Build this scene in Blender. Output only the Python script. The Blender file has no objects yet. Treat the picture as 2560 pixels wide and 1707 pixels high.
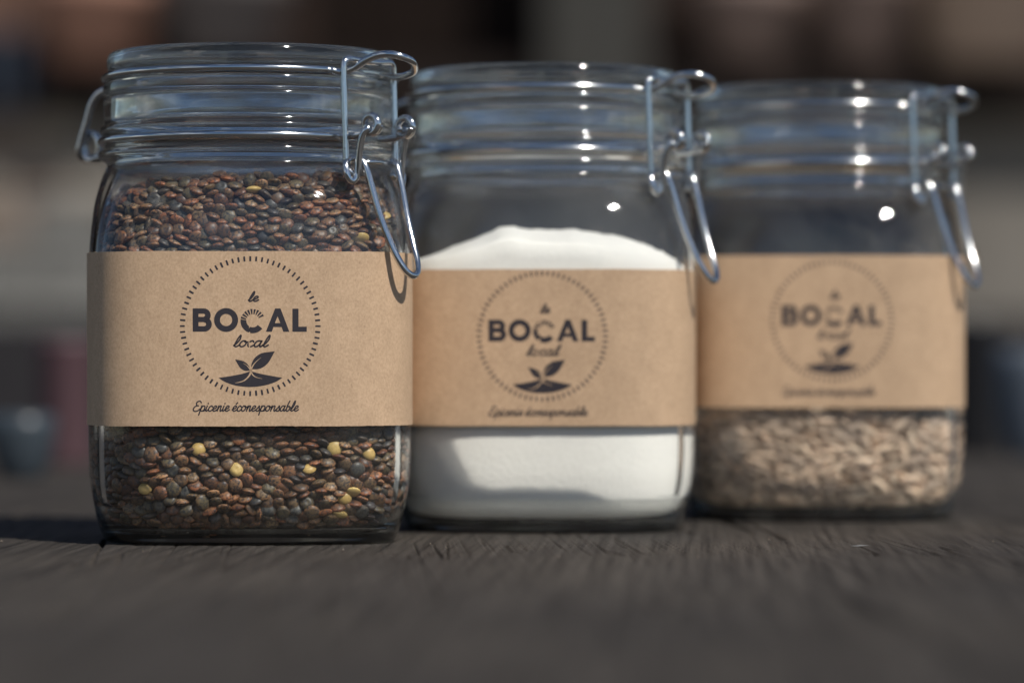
import bpy, bmesh, math, random
import numpy as np
from mathutils import Vector, Matrix, noise

R = math.radians
scene = bpy.context.scene
COL = scene.collection
random.seed(7)
rng = np.random.default_rng(7)
MM = 0.001

# ------------------------------------------------------------------ camera, world, sun, exposure
cam_d = bpy.data.cameras.new("camera")
cam = bpy.data.objects.new("camera", cam_d)
COL.objects.link(cam)
FPX = 8775.0                       # focal length in pixels of the 2560 px wide photograph
cam_d.sensor_width = 36.0
cam_d.lens = FPX / 2560 * 36
cam_d.clip_start = 0.01
cam_d.clip_end = 500
CAM_H = 0.0587
cam.location = (0, 0, CAM_H)
cam.rotation_euler = (R(90 + 0.271), 0, 0)
cam_d.dof.use_dof = True
cam_d.dof.focus_distance = 1.098
cam_d.dof.aperture_fstop = 5.2
scene.camera = cam

SUN_AZ, SUN_EL = R(40), R(46)      # azimuth measured from the camera side towards the right
sun_dir = Vector((math.sin(SUN_AZ) * math.cos(SUN_EL), -math.cos(SUN_AZ) * math.cos(SUN_EL), math.sin(SUN_EL)))
world = bpy.data.worlds.new("World")
scene.world = world
world.use_nodes = True
wn = world.node_tree.nodes
sky = wn.new("ShaderNodeTexSky")
sky.sky_type = 'NISHITA'
sky.sun_disc = False
sky.sun_elevation = SUN_EL
sky.sun_rotation = math.atan2(sun_dir.x, sun_dir.y)
sky.air_density = 1.0
sky.altitude = 1000
sky.dust_density = 0.0
sky.ozone_density = 2.6
# broken fair-weather cloud over the whole sky
wl = world.node_tree.links.new
w_tc = wn.new("ShaderNodeTexCoord")
w_map = wn.new("ShaderNodeMapping"); w_map.inputs["Scale"].default_value = (1, 1, 2.2)
w_noise = wn.new("ShaderNodeTexNoise"); w_noise.inputs["Scale"].default_value = 2.6; w_noise.inputs["Detail"].default_value = 6; w_noise.inputs["Roughness"].default_value = 0.55
w_ramp = wn.new("ShaderNodeMapRange"); w_ramp.interpolation_type = 'SMOOTHSTEP'
w_ramp.inputs[1].default_value = 0.58; w_ramp.inputs[2].default_value = 0.68; w_ramp.inputs[4].default_value = 1.0
w_mix = wn.new("ShaderNodeMix"); w_mix.data_type = 'RGBA'; w_mix.inputs[7].default_value = (22, 21.5, 21, 1)
wl(w_tc.outputs["Generated"], w_map.inputs[0]); wl(w_map.outputs[0], w_noise.inputs["Vector"]); wl(w_noise.outputs["Fac"], w_ramp.inputs[0])
wl(w_ramp.outputs[0], w_mix.inputs[0]); wl(sky.outputs[0], w_mix.inputs[6]); wl(w_mix.outputs[2], wn["Background"].inputs[0])
wn["Background"].inputs[1].default_value = 0.066
sun_d = bpy.data.lights.new("sun", 'SUN')
sun_d.energy = 4.05
sun_d.angle = R(0.53)
sun_d.color = (1.0, 0.955, 0.89)
sun = bpy.data.objects.new("sun", sun_d)
sun.rotation_euler = (-sun_dir).to_track_quat('-Z', 'Y').to_euler()
COL.objects.link(sun)

scene.view_settings.view_transform = 'Standard'
scene.view_settings.look = 'None'
scene.view_settings.exposure = 0.0
scene.view_settings.gamma = 1.0
cy = scene.cycles
cy.max_bounces = 20
cy.diffuse_bounces = 4
cy.glossy_bounces = 8
cy.transmission_bounces = 18
cy.transparent_max_bounces = 12
cy.caustics_reflective = True
cy.caustics_refractive = True
cy.blur_glossy = 0.3
cy.sample_clamp_indirect = 14.0
cy.sample_clamp_direct = 0.0
cy.use_denoising = True

# ------------------------------------------------------------------ helpers
def tag(o, label=None, category=None, group=None, kind=None):
    if label: o["label"] = label
    if category: o["category"] = category
    if group: o["group"] = group
    if kind: o["kind"] = kind
    return o

def empty(name, loc=(0, 0, 0), rz=0.0):
    o = bpy.data.objects.new(name, None)
    o.empty_display_size = 0.02
    o.location = loc
    o.rotation_euler = (0, 0, rz)
    COL.objects.link(o)
    return o

def mesh_obj(name, verts, faces, mat, parent=None, smooth=True):
    me = bpy.data.meshes.new(name)
    me.from_pydata([tuple(v) for v in verts], [], faces)
    me.update()
    if smooth:
        me.polygons.foreach_set("use_smooth", [True] * len(me.polygons))
    if mat is not None:
        me.materials.append(mat)
    o = bpy.data.objects.new(name, me)
    COL.objects.link(o)
    if parent is not None:
        o.parent = parent
    return o

def np_mesh(name, V, F, mat, smooth=True, tint=None):
    """fast mesh from arrays; F is (n,3) or (n,4)"""
    me = bpy.data.meshes.new(name)
    V = np.asarray(V, np.float32); F = np.asarray(F, np.int32)
    k = F.shape[1]
    me.vertices.add(len(V)); me.vertices.foreach_set("co", V.ravel())
    me.loops.add(F.size); me.loops.foreach_set("vertex_index", F.ravel())
    me.polygons.add(len(F))
    me.polygons.foreach_set("loop_start", np.arange(0, F.size, k, dtype=np.int32))
    me.polygons.foreach_set("loop_total", np.full(len(F), k, np.int32))
    if smooth:
        me.polygons.foreach_set("use_smooth", np.ones(len(F), bool))
    me.update(calc_edges=True)
    if tint is not None:
        at = me.attributes.new("tint", 'FLOAT_COLOR', 'POINT')
        c = np.ones((len(V), 4), np.float32); c[:, :3] = tint
        at.data.foreach_set("color", c.ravel())
    if mat is not None:
        me.materials.append(mat)
    me.validate()
    return me

def link(name, me, parent=None):
    o = bpy.data.objects.new(name, me)
    COL.objects.link(o)
    if parent is not None: o.parent = parent
    return o

def box(name, x0, x1, y0, y1, z0, z1, mat, parent=None, bevel=0.0, seg=2):
    bm = bmesh.new()
    bmesh.ops.create_cube(bm, size=1.0)
    for v in bm.verts:
        v.co = Vector(((x0 + x1) / 2 + v.co.x * (x1 - x0), (y0 + y1) / 2 + v.co.y * (y1 - y0), (z0 + z1) / 2 + v.co.z * (z1 - z0)))
    if bevel:
        bmesh.ops.bevel(bm, geom=list(bm.edges), offset=bevel, segments=seg, affect='EDGES', profile=0.5)
    me = bpy.data.meshes.new(name); bm.to_mesh(me); bm.free()
    me.materials.append(mat)
    return link(name, me, parent)

def catmull(P, per=8, closed=False):
    P = [np.array(p, float) for p in P]
    n = len(P); out = []
    segs = n if closed else n - 1
    for i in range(segs):
        p1, p2 = P[i], P[(i + 1) % n]
        p0 = P[(i - 1) % n] if (closed or i > 0) else 2 * p1 - p2
        p3 = P[(i + 2) % n] if (closed or i + 2 < n) else 2 * p2 - p1
        for k in range(per):
            t = k / per
            out.append(0.5 * (2 * p1 + (p2 - p0) * t + (2 * p0 - 5 * p1 + 4 * p2 - p3) * t * t + (3 * p1 - p0 - 3 * p2 + p3) * t ** 3))
    if not closed: out.append(P[-1])
    return out

def tube(name, pts, r, mat, parent=None, seg=14, closed=False):
    P = [Vector(p) for p in pts]
    n = len(P)
    V, F = [], []
    def tan(i):
        a = P[(i - 1) % n] if (closed or i > 0) else P[i]
        b = P[(i + 1) % n] if (closed or i < n - 1) else P[i]
        return (b - a).normalized()
    t0 = tan(0)
    nrm = t0.orthogonal().normalized()
    for i in range(n):
        t = tan(i)
        nrm = (nrm - t * nrm.dot(t)).normalized()
        b = t.cross(nrm)
        for k in range(seg):
            a = 2 * math.pi * k / seg
            V.append(P[i] + (nrm * math.cos(a) + b * math.sin(a)) * r)
    rings = n if closed else n - 1
    for i in range(rings):
        j = (i + 1) % n
        for k in range(seg):
            F.append((i * seg + k, i * seg + (k + 1) % seg, j * seg + (k + 1) % seg, j * seg + k))
    if not closed:
        F.append(tuple(range(seg - 1, -1, -1)))
        F.append(tuple((n - 1) * seg + k for k in range(seg)))
    return mesh_obj(name, V, F, mat, parent)

# ------------------------------------------------------------------ materials
def new_mat(name):
    m = bpy.data.materials.new(name); m.use_nodes = True
    nt = m.node_tree
    return m, nt, nt.nodes["Principled BSDF"]

def N(nt, t, **kw):
    n = nt.nodes.new(t)
    for k, v in kw.items():
        if k.startswith("i_"): n.inputs[k[2:].replace("_", " ")].default_value = v
        else: setattr(n, k, v)
    return n

def simple(name, col, rough=0.6, metal=0.0, bump=0.0, scale=200, var=0.12, spec=0.5):
    m, nt, b = new_mat(name)
    tc = N(nt, "ShaderNodeTexCoord")
    ns = N(nt, "ShaderNodeTexNoise"); ns.inputs["Scale"].default_value = scale; ns.inputs["Detail"].default_value = 5
    nt.links.new(tc.outputs["Object"], ns.inputs["Vector"])
    mx = N(nt, "ShaderNodeMix", data_type='RGBA')
    mx.inputs[6].default_value = (*[c * (1 - var) for c in col], 1)
    mx.inputs[7].default_value = (*[min(1, c * (1 + var)) for c in col], 1)
    nt.links.new(ns.outputs["Fac"], mx.inputs[0])
    nt.links.new(mx.outputs[2], b.inputs["Base Color"])
    b.inputs["Roughness"].default_value = rough
    b.inputs["Metallic"].default_value = metal
    b.inputs["Specular IOR Level"].default_value = spec
    if bump:
        bp = N(nt, "ShaderNodeBump"); bp.inputs["Strength"].default_value = 1; bp.inputs["Distance"].default_value = bump
        nt.links.new(ns.outputs["Fac"], bp.inputs["Height"]); nt.links.new(bp.outputs[0], b.inputs["Normal"])
    return m

def glass_mat(name, z_low=None, z_high=None, haze_gain=1.0):
    """Solid refracting glass. With z_low and z_high the thin side wall between those heights lets light straight
    through where it is crossed steeply and refracts where it is crossed at a glancing angle."""
    m, nt, b = new_mat(name)
    nt.nodes.remove(b)
    L = nt.links.new
    g = N(nt, "ShaderNodeBsdfGlass"); g.distribution = 'GGX'
    g.inputs["Color"].default_value = (0.985, 0.995, 0.99, 1)
    g.inputs["Roughness"].default_value = 0.06
    g.inputs["IOR"].default_value = 1.5
    out = nt.nodes["Material Output"].inputs["Surface"]
    dtc = N(nt, "ShaderNodeTexCoord")
    dn = N(nt, "ShaderNodeTexNoise"); dn.inputs["Scale"].default_value = 45; dn.inputs["Detail"].default_value = 8; dn.inputs["Roughness"].default_value = 0.72
    L(dtc.outputs["Object"], dn.inputs["Vector"])
    dr = N(nt, "ShaderNodeMapRange"); dr.inputs[1].default_value = 0.35; dr.inputs[2].default_value = 0.75; dr.inputs[3].default_value = 0.001 * haze_gain; dr.inputs[4].default_value = 0.017 * haze_gain
    L(dn.outputs["Fac"], dr.inputs[0])
    dust_haze = N(nt, "ShaderNodeBsdfDiffuse"); dust_haze.inputs[0].default_value = (0.75, 0.74, 0.72, 1)  # pale film: some dust, also standing in for haze the glass reflects
    film = N(nt, "ShaderNodeMixShader"); L(dr.outputs[0], film.inputs[0]); L(dust_haze.outputs[0], film.inputs[2]); L(film.outputs[0], out)
    if z_low is None:
        L(g.outputs[0], film.inputs[1])
        return m
    tr = N(nt, "ShaderNodeBsdfTransparent"); tr.inputs[0].default_value = (0.985, 0.992, 0.99, 1)
    gl = N(nt, "ShaderNodeBsdfAnisotropic"); gl.inputs["Roughness"].default_value = 0.04
    geo = N(nt, "ShaderNodeNewGeometry")
    dot = N(nt, "ShaderNodeVectorMath", operation='DOT_PRODUCT'); L(geo.outputs["Normal"], dot.inputs[0]); L(geo.outputs["Incoming"], dot.inputs[1])
    ab = N(nt, "ShaderNodeMath", operation='ABSOLUTE'); L(dot.outputs["Value"], ab.inputs[0])
    inv = N(nt, "ShaderNodeMath", operation='SUBTRACT'); inv.inputs[0].default_value = 1; L(ab.outputs[0], inv.inputs[1])
    p5 = N(nt, "ShaderNodeMath", operation='POWER'); p5.inputs[1].default_value = 5; L(inv.outputs[0], p5.inputs[0])
    fr = N(nt, "ShaderNodeMapRange"); fr.inputs[3].default_value = 0.04; fr.inputs[4].default_value = 1; L(p5.outputs[0], fr.inputs[0])
    thin = N(nt, "ShaderNodeMixShader"); L(fr.outputs[0], thin.inputs[0]); L(tr.outputs[0], thin.inputs[1]); L(gl.outputs[0], thin.inputs[2])
    edge = N(nt, "ShaderNodeMapRange", interpolation_type='SMOOTHSTEP'); edge.inputs[1].default_value = 0.43; edge.inputs[2].default_value = 0.39
    tc = N(nt, "ShaderNodeTexCoord"); sp = N(nt, "ShaderNodeSeparateXYZ"); L(tc.outputs["Object"], sp.inputs[0])
    # a narrower edge refracts towards the shoulder, to keep its rim from darkening
    shoulder = N(nt, "ShaderNodeMapRange"); shoulder.inputs[1].default_value = 0.07; shoulder.inputs[2].default_value = 0.09; shoulder.inputs[4].default_value = 0.20; L(sp.outputs["Z"], shoulder.inputs[0])
    more = N(nt, "ShaderNodeMath", operation='ADD'); L(ab.outputs[0], more.inputs[0]); L(shoulder.outputs[0], more.inputs[1]); L(more.outputs[0], edge.inputs[0])
    lo = N(nt, "ShaderNodeMapRange", interpolation_type='SMOOTHSTEP'); lo.inputs[1].default_value = z_low[1]; lo.inputs[2].default_value = z_low[0]; L(sp.outputs["Z"], lo.inputs[0])
    hi = N(nt, "ShaderNodeMapRange", interpolation_type='SMOOTHSTEP'); hi.inputs[1].default_value = z_high[0]; hi.inputs[2].default_value = z_high[1]; L(sp.outputs["Z"], hi.inputs[0])
    m1 = N(nt, "ShaderNodeMath", operation='MAXIMUM'); L(lo.outputs[0], m1.inputs[0]); L(hi.outputs[0], m1.inputs[1])
    m2 = N(nt, "ShaderNodeMath", operation='MAXIMUM'); L(m1.outputs[0], m2.inputs[0]); L(edge.outputs[0], m2.inputs[1])
    mx = N(nt, "ShaderNodeMixShader"); L(m2.outputs[0], mx.inputs[0]); L(thin.outputs[0], mx.inputs[1]); L(g.outputs[0], mx.inputs[2])
    L(mx.outputs[0], film.inputs[1])
    return m

def steel_mat():
    m, nt, b = new_mat("zinc_plated_wire")
    tc = N(nt, "ShaderNodeTexCoord")
    ns = N(nt, "ShaderNodeTexNoise"); ns.inputs["Scale"].default_value = 900; ns.inputs["Detail"].default_value = 4
    nt.links.new(tc.outputs["Object"], ns.inputs["Vector"])
    mr = N(nt, "ShaderNodeMapRange"); mr.inputs[3].default_value = 0.09; mr.inputs[4].default_value = 0.20
    nt.links.new(ns.outputs["Fac"], mr.inputs[0]); nt.links.new(mr.outputs[0], b.inputs["Roughness"])
    b.inputs["Base Color"].default_value = (0.64, 0.65, 0.65, 1); b.inputs["Metallic"].default_value = 1.0
    bp = N(nt, "ShaderNodeBump"); bp.inputs["Strength"].default_value = 0.5; bp.inputs["Distance"].default_value = 0.00004
    nt.links.new(ns.outputs["Fac"], bp.inputs["Height"]); nt.links.new(bp.outputs[0], b.inputs["Normal"])
    return m

def kraft_mat():
    m, nt, b = new_mat("kraft_paper")
    tc = N(nt, "ShaderNodeTexCoord")
    big = N(nt, "ShaderNodeTexNoise"); big.inputs["Scale"].default_value = 160; big.inputs["Detail"].default_value = 4; big.inputs["Roughness"].default_value = .6
    mp = N(nt, "ShaderNodeMapping"); mp.inputs["Scale"].default_value = (1.0, 1.0, 0.75)
    fib = N(nt, "ShaderNodeTexNoise"); fib.inputs["Scale"].default_value = 1500; fib.inputs["Detail"].default_value = 5; fib.inputs["Roughness"].default_value = .7
    mp2 = N(nt, "ShaderNodeMapping"); mp2.inputs["Scale"].default_value = (1.0, 1.0, 0.3); mp2.inputs["Rotation"].default_value = (0.2, 0.3, 0)
    fl = N(nt, "ShaderNodeTexNoise"); fl.inputs["Scale"].default_value = 2600; fl.inputs["Detail"].default_value = 2
    L = nt.links.new
    L(tc.outputs["Object"], mp.inputs[0]); L(mp.outputs[0], big.inputs["Vector"]); L(mp.outputs[0], fib.inputs["Vector"])
    L(tc.outputs["Object"], mp2.inputs[0]); L(mp2.outputs[0], fl.inputs["Vector"])
    cr = N(nt, "ShaderNodeValToRGB")
    cr.color_ramp.elements[0].position = 0.3; cr.color_ramp.elements[0].color = (0.44, 0.295, 0.18, 1)
    cr.color_ramp.elements[1].position = 0.72; cr.color_ramp.elements[1].color = (0.61, 0.43, 0.28, 1)
    L(fib.outputs["Fac"], cr.inputs[0])
    mx = N(nt, "ShaderNodeMix", data_type='RGBA', blend_type='MULTIPLY'); mx.inputs[0].default_value = 0.55
    cr2 = N(nt, "ShaderNodeValToRGB")
    cr2.color_ramp.elements[0].position = 0.3; cr2.color_ramp.elements[0].color = (0.86, 0.85, 0.84, 1)
    cr2.color_ramp.elements[1].position = 0.65; cr2.color_ramp.elements[1].color = (1.1, 1.1, 1.1, 1)
    L(big.outputs["Fac"], cr2.inputs[0]); L(cr.outputs[0], mx.inputs[6]); L(cr2.outputs[0], mx.inputs[7])
    # sparse dark and pale flecks of pulp
    cr3 = N(nt, "ShaderNodeValToRGB")
    cr3.color_ramp.elements[0].position = 0.24; cr3.color_ramp.elements[0].color = (0.55, 0.5, 0.45, 1)
    cr3.color_ramp.elements[1].position = 0.34; cr3.color_ramp.elements[1].color = (1, 1, 1, 1)
    L(fl.outputs["Fac"], cr3.inputs[0])
    mx2 = N(nt, "ShaderNodeMix", data_type='RGBA', blend_type='MULTIPLY'); mx2.inputs[0].default_value = 0.6
    L(mx.outputs[2], mx2.inputs[6]); L(cr3.outputs[0], mx2.inputs[7])
    L(mx2.outputs[2], b.inputs["Base Color"])
    b.inputs["Roughness"].default_value = 0.62; b.inputs["Specular IOR Level"].default_value = 0.3
    bp = N(nt, "ShaderNodeBump"); bp.inputs["Strength"].default_value = 0.6; bp.inputs["Distance"].default_value = 0.00006
    L(fib.outputs["Fac"], bp.inputs["Height"]); L(bp.outputs[0], b.inputs["Normal"])
    return m

def tint_mat(name, mottle_col, mscale, amount, rough, bump):
    m, nt, b = new_mat(name)
    L = nt.links.new
    at = N(nt, "ShaderNodeAttribute"); at.attribute_name = "tint"
    tc = N(nt, "ShaderNodeTexCoord")
    ns = N(nt, "ShaderNodeTexNoise"); ns.inputs["Scale"].default_value = mscale; ns.inputs["Detail"].default_value = 4; ns.inputs["Roughness"].default_value = .65
    oi = N(nt, "ShaderNodeObjectInfo")
    ad = N(nt, "ShaderNodeVectorMath", operation='ADD')
    L(tc.outputs["Object"], ad.inputs[0]); L(oi.outputs["Random"], ad.inputs[1]); L(ad.outputs[0], ns.inputs["Vector"])
    cr = N(nt, "ShaderNodeValToRGB")
    cr.color_ramp.elements[0].position = 0.46; cr.color_ramp.elements[0].color = (0, 0, 0, 1)
    cr.color_ramp.elements[1].position = 0.60; cr.color_ramp.elements[1].color = (amount, amount, amount, 1)
    L(ns.outputs["Fac"], cr.inputs[0])
    mx = N(nt, "ShaderNodeMix", data_type='RGBA')
    L(cr.outputs[0], mx.inputs[0]); L(at.outputs["Color"], mx.inputs[6]); mx.inputs[7].default_value = (*mottle_col, 1)
    L(mx.outputs[2], b.inputs["Base Color"])
    b.inputs["Roughness"].default_value = rough
    b.inputs["Specular IOR Level"].default_value = 0.4
    bp = N(nt, "ShaderNodeBump"); bp.inputs["Strength"].default_value = 0.7; bp.inputs["Distance"].default_value = bump
    L(ns.outputs["Fac"], bp.inputs["Height"]); L(bp.outputs[0], b.inputs["Normal"])
    return m

def wood_mat():
    m, nt, b = new_mat("weathered_wood")
    L = nt.links.new
    tc = N(nt, "ShaderNodeTexCoord")
    rot = N(nt, "ShaderNodeMapping"); rot.inputs["Rotation"].default_value = (0, 0, R(3))
    L(tc.outputs["Object"], rot.inputs[0])
    mp = N(nt, "ShaderNodeMapping"); mp.inputs["Scale"].default_value = (1, 0.016, 1); L(rot.outputs[0], mp.inputs[0])
    g1 = N(nt, "ShaderNodeTexNoise"); g1.inputs["Scale"].default_value = 420; g1.inputs["Detail"].default_value = 7; g1.inputs["Roughness"].default_value = .68
    L(mp.outputs[0], g1.inputs["Vector"])
    mp2 = N(nt, "ShaderNodeMapping"); mp2.inputs["Scale"].default_value = (1, 0.45, 1); L(rot.outputs[0], mp2.inputs[0])
    g2 = N(nt, "ShaderNodeTexNoise"); g2.inputs["Scale"].default_value = 16; g2.inputs["Detail"].default_value = 4
    L(mp2.outputs[0], g2.inputs["Vector"])
    cr = N(nt, "ShaderNodeValToRGB")
    e = cr.color_ramp.elements
    e[0].position = 0.30; e[0].color = (0.010, 0.0085, 0.0075, 1)
    e[1].position = 0.72; e[1].color = (0.088, 0.079, 0.070, 1)
    x = e.new(0.48); x.color = (0.045, 0.040, 0.0355, 1)
    L(g1.outputs["Fac"], cr.inputs[0])
    cr2 = N(nt, "ShaderNodeValToRGB")
    cr2.color_ramp.elements[0].position = 0.3; cr2.color_ramp.elements[0].color = (0.74, 0.72, 0.72, 1)
    cr2.color_ramp.elements[1].position = 0.7; cr2.color_ramp.elements[1].color = (1.14, 1.09, 1.02, 1)
    L(g2.outputs["Fac"], cr2.inputs[0])
    mx = N(nt, "ShaderNodeMix", data_type='RGBA', blend_type='MULTIPLY'); mx.inputs[0].default_value = 1
    L(cr.outputs[0], mx.inputs[6]); L(cr2.outputs[0], mx.inputs[7]); L(mx.outputs[2], b.inputs["Base Color"])
    b.inputs["Roughness"].default_value = 0.72
    b.inputs["Specular IOR Level"].default_value = 0.25
    bp = N(nt, "ShaderNodeBump"); bp.inputs["Strength"].default_value = 0.8; bp.inputs["Distance"].default_value = 0.0002
    L(g1.outputs["Fac"], bp.inputs["Height"]); L(bp.outputs[0], b.inputs["Normal"])
    return m

GLASS = glass_mat("clear_glass")
BODY_GLASS = glass_mat("clear_glass_body", (0.0117, 0.0125), (0.116, 0.121))
DUST_HAZE_GLASS = glass_mat("dust_haze_glass_body", (0.0117, 0.0125), (0.116, 0.121), 2.6)  # film strengthened to paint reflected haze, along with some dust
STEEL = steel_mat()
KRAFT = kraft_mat()
INK = simple("printed_ink", (0.026, 0.021, 0.026), rough=0.55, scale=3000, var=0.35)
WOOD = wood_mat()

# ------------------------------------------------------------------ jar shape (millimetres, base at z = 0, front face towards -y)
OUTER = [(0.0, 45.8, 4.0), (0.25, 46.6, 4.0), (1.0, 47.3, 4.0), (3, 48.1, 4.0), (6, 49.1, 4.0), (11, 50.2, 4.1), (18, 51.5, 4.2), (27, 52.0, 4.2),
         (45, 52.1, 4.2), (70, 52.1, 4.2), (88, 52.0, 4.1), (96, 51.7, 3.8), (102, 51.3, 3.4), (107, 50.8, 3.0), (111, 50.1, 2.7), (115, 49.0, 2.4),
         (118, 47.9, 2.2), (120, 47.0, 2.08), (121.2, 46.7, 2.0), (122.2, 47.3, 2.0), (123.2, 48.9, 2.0), (124.4, 49.6, 2.0), (125.6, 49.2, 2.0),
         (126.8, 47.9, 2.0), (128.2, 47.3, 2.0), (130, 47.5, 2.0), (131, 48.7, 2.0), (132.2, 49.5, 2.0), (133.4, 49.0, 2.0), (134.6, 47.9, 2.0),
         (137, 47.7, 2.0), (141, 47.8, 2.0), (142.6, 47.8, 2.0), (143.3, 47.3, 2.0), (143.55, 46.6, 2.0)]
INNER = [(143.55, 44.6, 2.0), (143.2, 43.9, 2.0), (142, 43.6, 2.0), (136, 43.5, 2.0), (128, 43.5, 2.0), (122, 43.4, 2.0), (118.5, 44.2, 2.1), (115, 46.1, 2.35),
         (111, 47.6, 2.65), (106, 48.6, 3.0), (101, 49.2, 3.4), (95, 49.7, 3.8), (86, 50.0, 4.1), (60, 50.1, 4.2), (30, 50.0, 4.2), (19, 49.7, 4.15), (12, 48.8, 4.1),
         (7.0, 47.4, 4.05), (4.6, 45.6, 4.0), (3.4, 42.6, 3.8), (3.0, 37.0, 3.4), (2.9, 25.0, 2.8), (3.4, 12, 2.2)]

def interp_profile(prof, per=4):
    return [tuple(p) for p in catmull(prof, per)]

def se_pt(a, n, ph):
    c, s = math.cos(ph), math.sin(ph)
    r = a / (abs(c) ** n + abs(s) ** n) ** (1 / n)
    return r * c, r * s

def inner_at(h):
    P = INNER
    for i in range(len(P) - 1):
        h1, h0 = P[i][0], P[i + 1][0]
        if h0 <= h <= h1 and h1 > h0:
            t = (h - h0) / (h1 - h0)
            return (P[i + 1][1] + (P[i][1] - P[i + 1][1]) * t, P[i + 1][2] + (P[i][2] - P[i + 1][2]) * t)
    return (P[-1][1], P[-1][2]) if h < 20 else (43.5, 2.0)

def outer_at(h):
    P = OUTER
    for i in range(len(P) - 1):
        h0, h1 = P[i][0], P[i + 1][0]
        if h0 <= h <= h1:
            t = (h - h0) / (h1 - h0)
            return (P[i][1] + (P[i + 1][1] - P[i][1]) * t, P[i][2] + (P[i + 1][2] - P[i][2]) * t)
    return (52, 4.2)

SEG = 224
def phis(seg):
    return [2 * math.pi * k / seg for k in range(seg)]

FINE = 0.024
def revolve(name, prof, mat, parent, seg=SEG, wob=0.0, wscale=0.02):
    """closed solid from a profile that starts and ends on the axis"""
    V, F = [], []
    for (h, a, n) in prof:
        for ph in phis(seg):
            x, y = se_pt(max(a, 0.01), n, ph)
            V.append((x, y, h))
    m = len(prof)
    for i in range(m - 1):
        for k in range(seg):
            k2 = (k + 1) % seg
            F.append((i * seg + k, i * seg + k2, (i + 1) * seg + k2, (i + 1) * seg + k))
    c0 = len(V); V.append((0, 0, prof[0][0])); V.append((0, 0, prof[-1][0]))
    for k in range(seg):
        k2 = (k + 1) % seg
        F.append((c0, k2, k)); F.append((c0 + 1, (m - 1) * seg + k, (m - 1) * seg + k2))
    V2 = []
    for v in V:
        p = Vector(v)
        if wob:
            q = p * wscale
            rr = math.hypot(p.x, p.y)
            if rr > 1:
                d = noise.noise(Vector((q.x, q.y, q.z * 2.2))) * wob + noise.noise(Vector((q.x * 3, q.y * 3, q.z * 5)) + Vector((5, 1, 2))) * wob * .25
                d += noise.noise(Vector((p.x * .42, p.y * .42, p.z * .30))) * FINE
                w = min(1, max(0, (p.z - 2) / 10))
                p.x += p.x / rr * d * w; p.y += p.y / rr * d * w
        V2.append(p * MM)
    return mesh_obj(name, V2, F, mat, parent)

def build_glass_body(parent, mat=None):
    under = [(1.3, 0.05, 2.2), (1.3, 10, 2.2), (1.1, 22, 2.6), (0.8, 32, 3.2), (0.5, 38, 3.7), (0.05, 42.5, 3.9)]
    prof = under + interp_profile(OUTER, 4) + interp_profile(INNER, 4)
    o = revolve("glass_body", prof, mat or BODY_GLASS, parent, wob=0.24, wscale=0.035)
    return o

def build_lid(parent):
    # solid pressed glass: top disc with a wire groove, flange that meets the jar rim, hollow plug underneath
    prof = [(155.2, 0.05, 2), (155.2, 20, 2), (155.4, 34, 2), (156.5, 38.5, 2), (157.8, 41.5, 2), (158.2, 44, 2), (157.9, 45.6, 2), (156.7, 46.5, 2), (154.8, 46.8, 2), (153.2, 46.7, 2),
            (151.8, 46.2, 2), (150.9, 45.7, 2), (149.9, 45.7, 2), (149.1, 46.3, 2), (148.3, 47.4, 2), (147.3, 47.9, 2), (145.6, 48.0, 2), (144.4, 47.8, 2), (143.95, 47.0, 2),
            (143.9, 44.5, 2), (143.6, 43.0, 2), (142.5, 42.7, 2), (139, 42.5, 2), (136.5, 42.2, 2), (135.6, 41.2, 2), (135.7, 39.6, 2), (137, 38.8, 2), (142, 38.4, 2), (147, 38.0, 2), (150, 36.8, 2),
            (151.2, 34, 2), (151.5, 25, 2), (151.5, 10, 2), (151.5, 0.05, 2)]
    prof = interp_profile(prof, 3)
    prof = [(h, max(a, 0.05), n) for h, a, n in prof][::-1]
    o = revolve("glass_lid", prof, GLASS, parent, wob=0.05, wscale=0.03)
    return o

# ------------------------------------------------------------------ wire clasp, in a frame with x = tangent, -y = outwards at the latch
def W(t, n, h):
    return (t * MM, -n * MM, h * MM)

def ring_arc(r, h, a0, a1, n=120, hfun=None):
    """angle measured from the latch direction; returns (t, n, h)"""
    out = []
    for i in range(n + 1):
        a = a0 + (a1 - a0) * i / n
        out.append((r * math.sin(a), r * math.cos(a), h))
    return out

def mirror(path):
    return [(-t, n, h) for t, n, h in reversed(path)]

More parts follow.
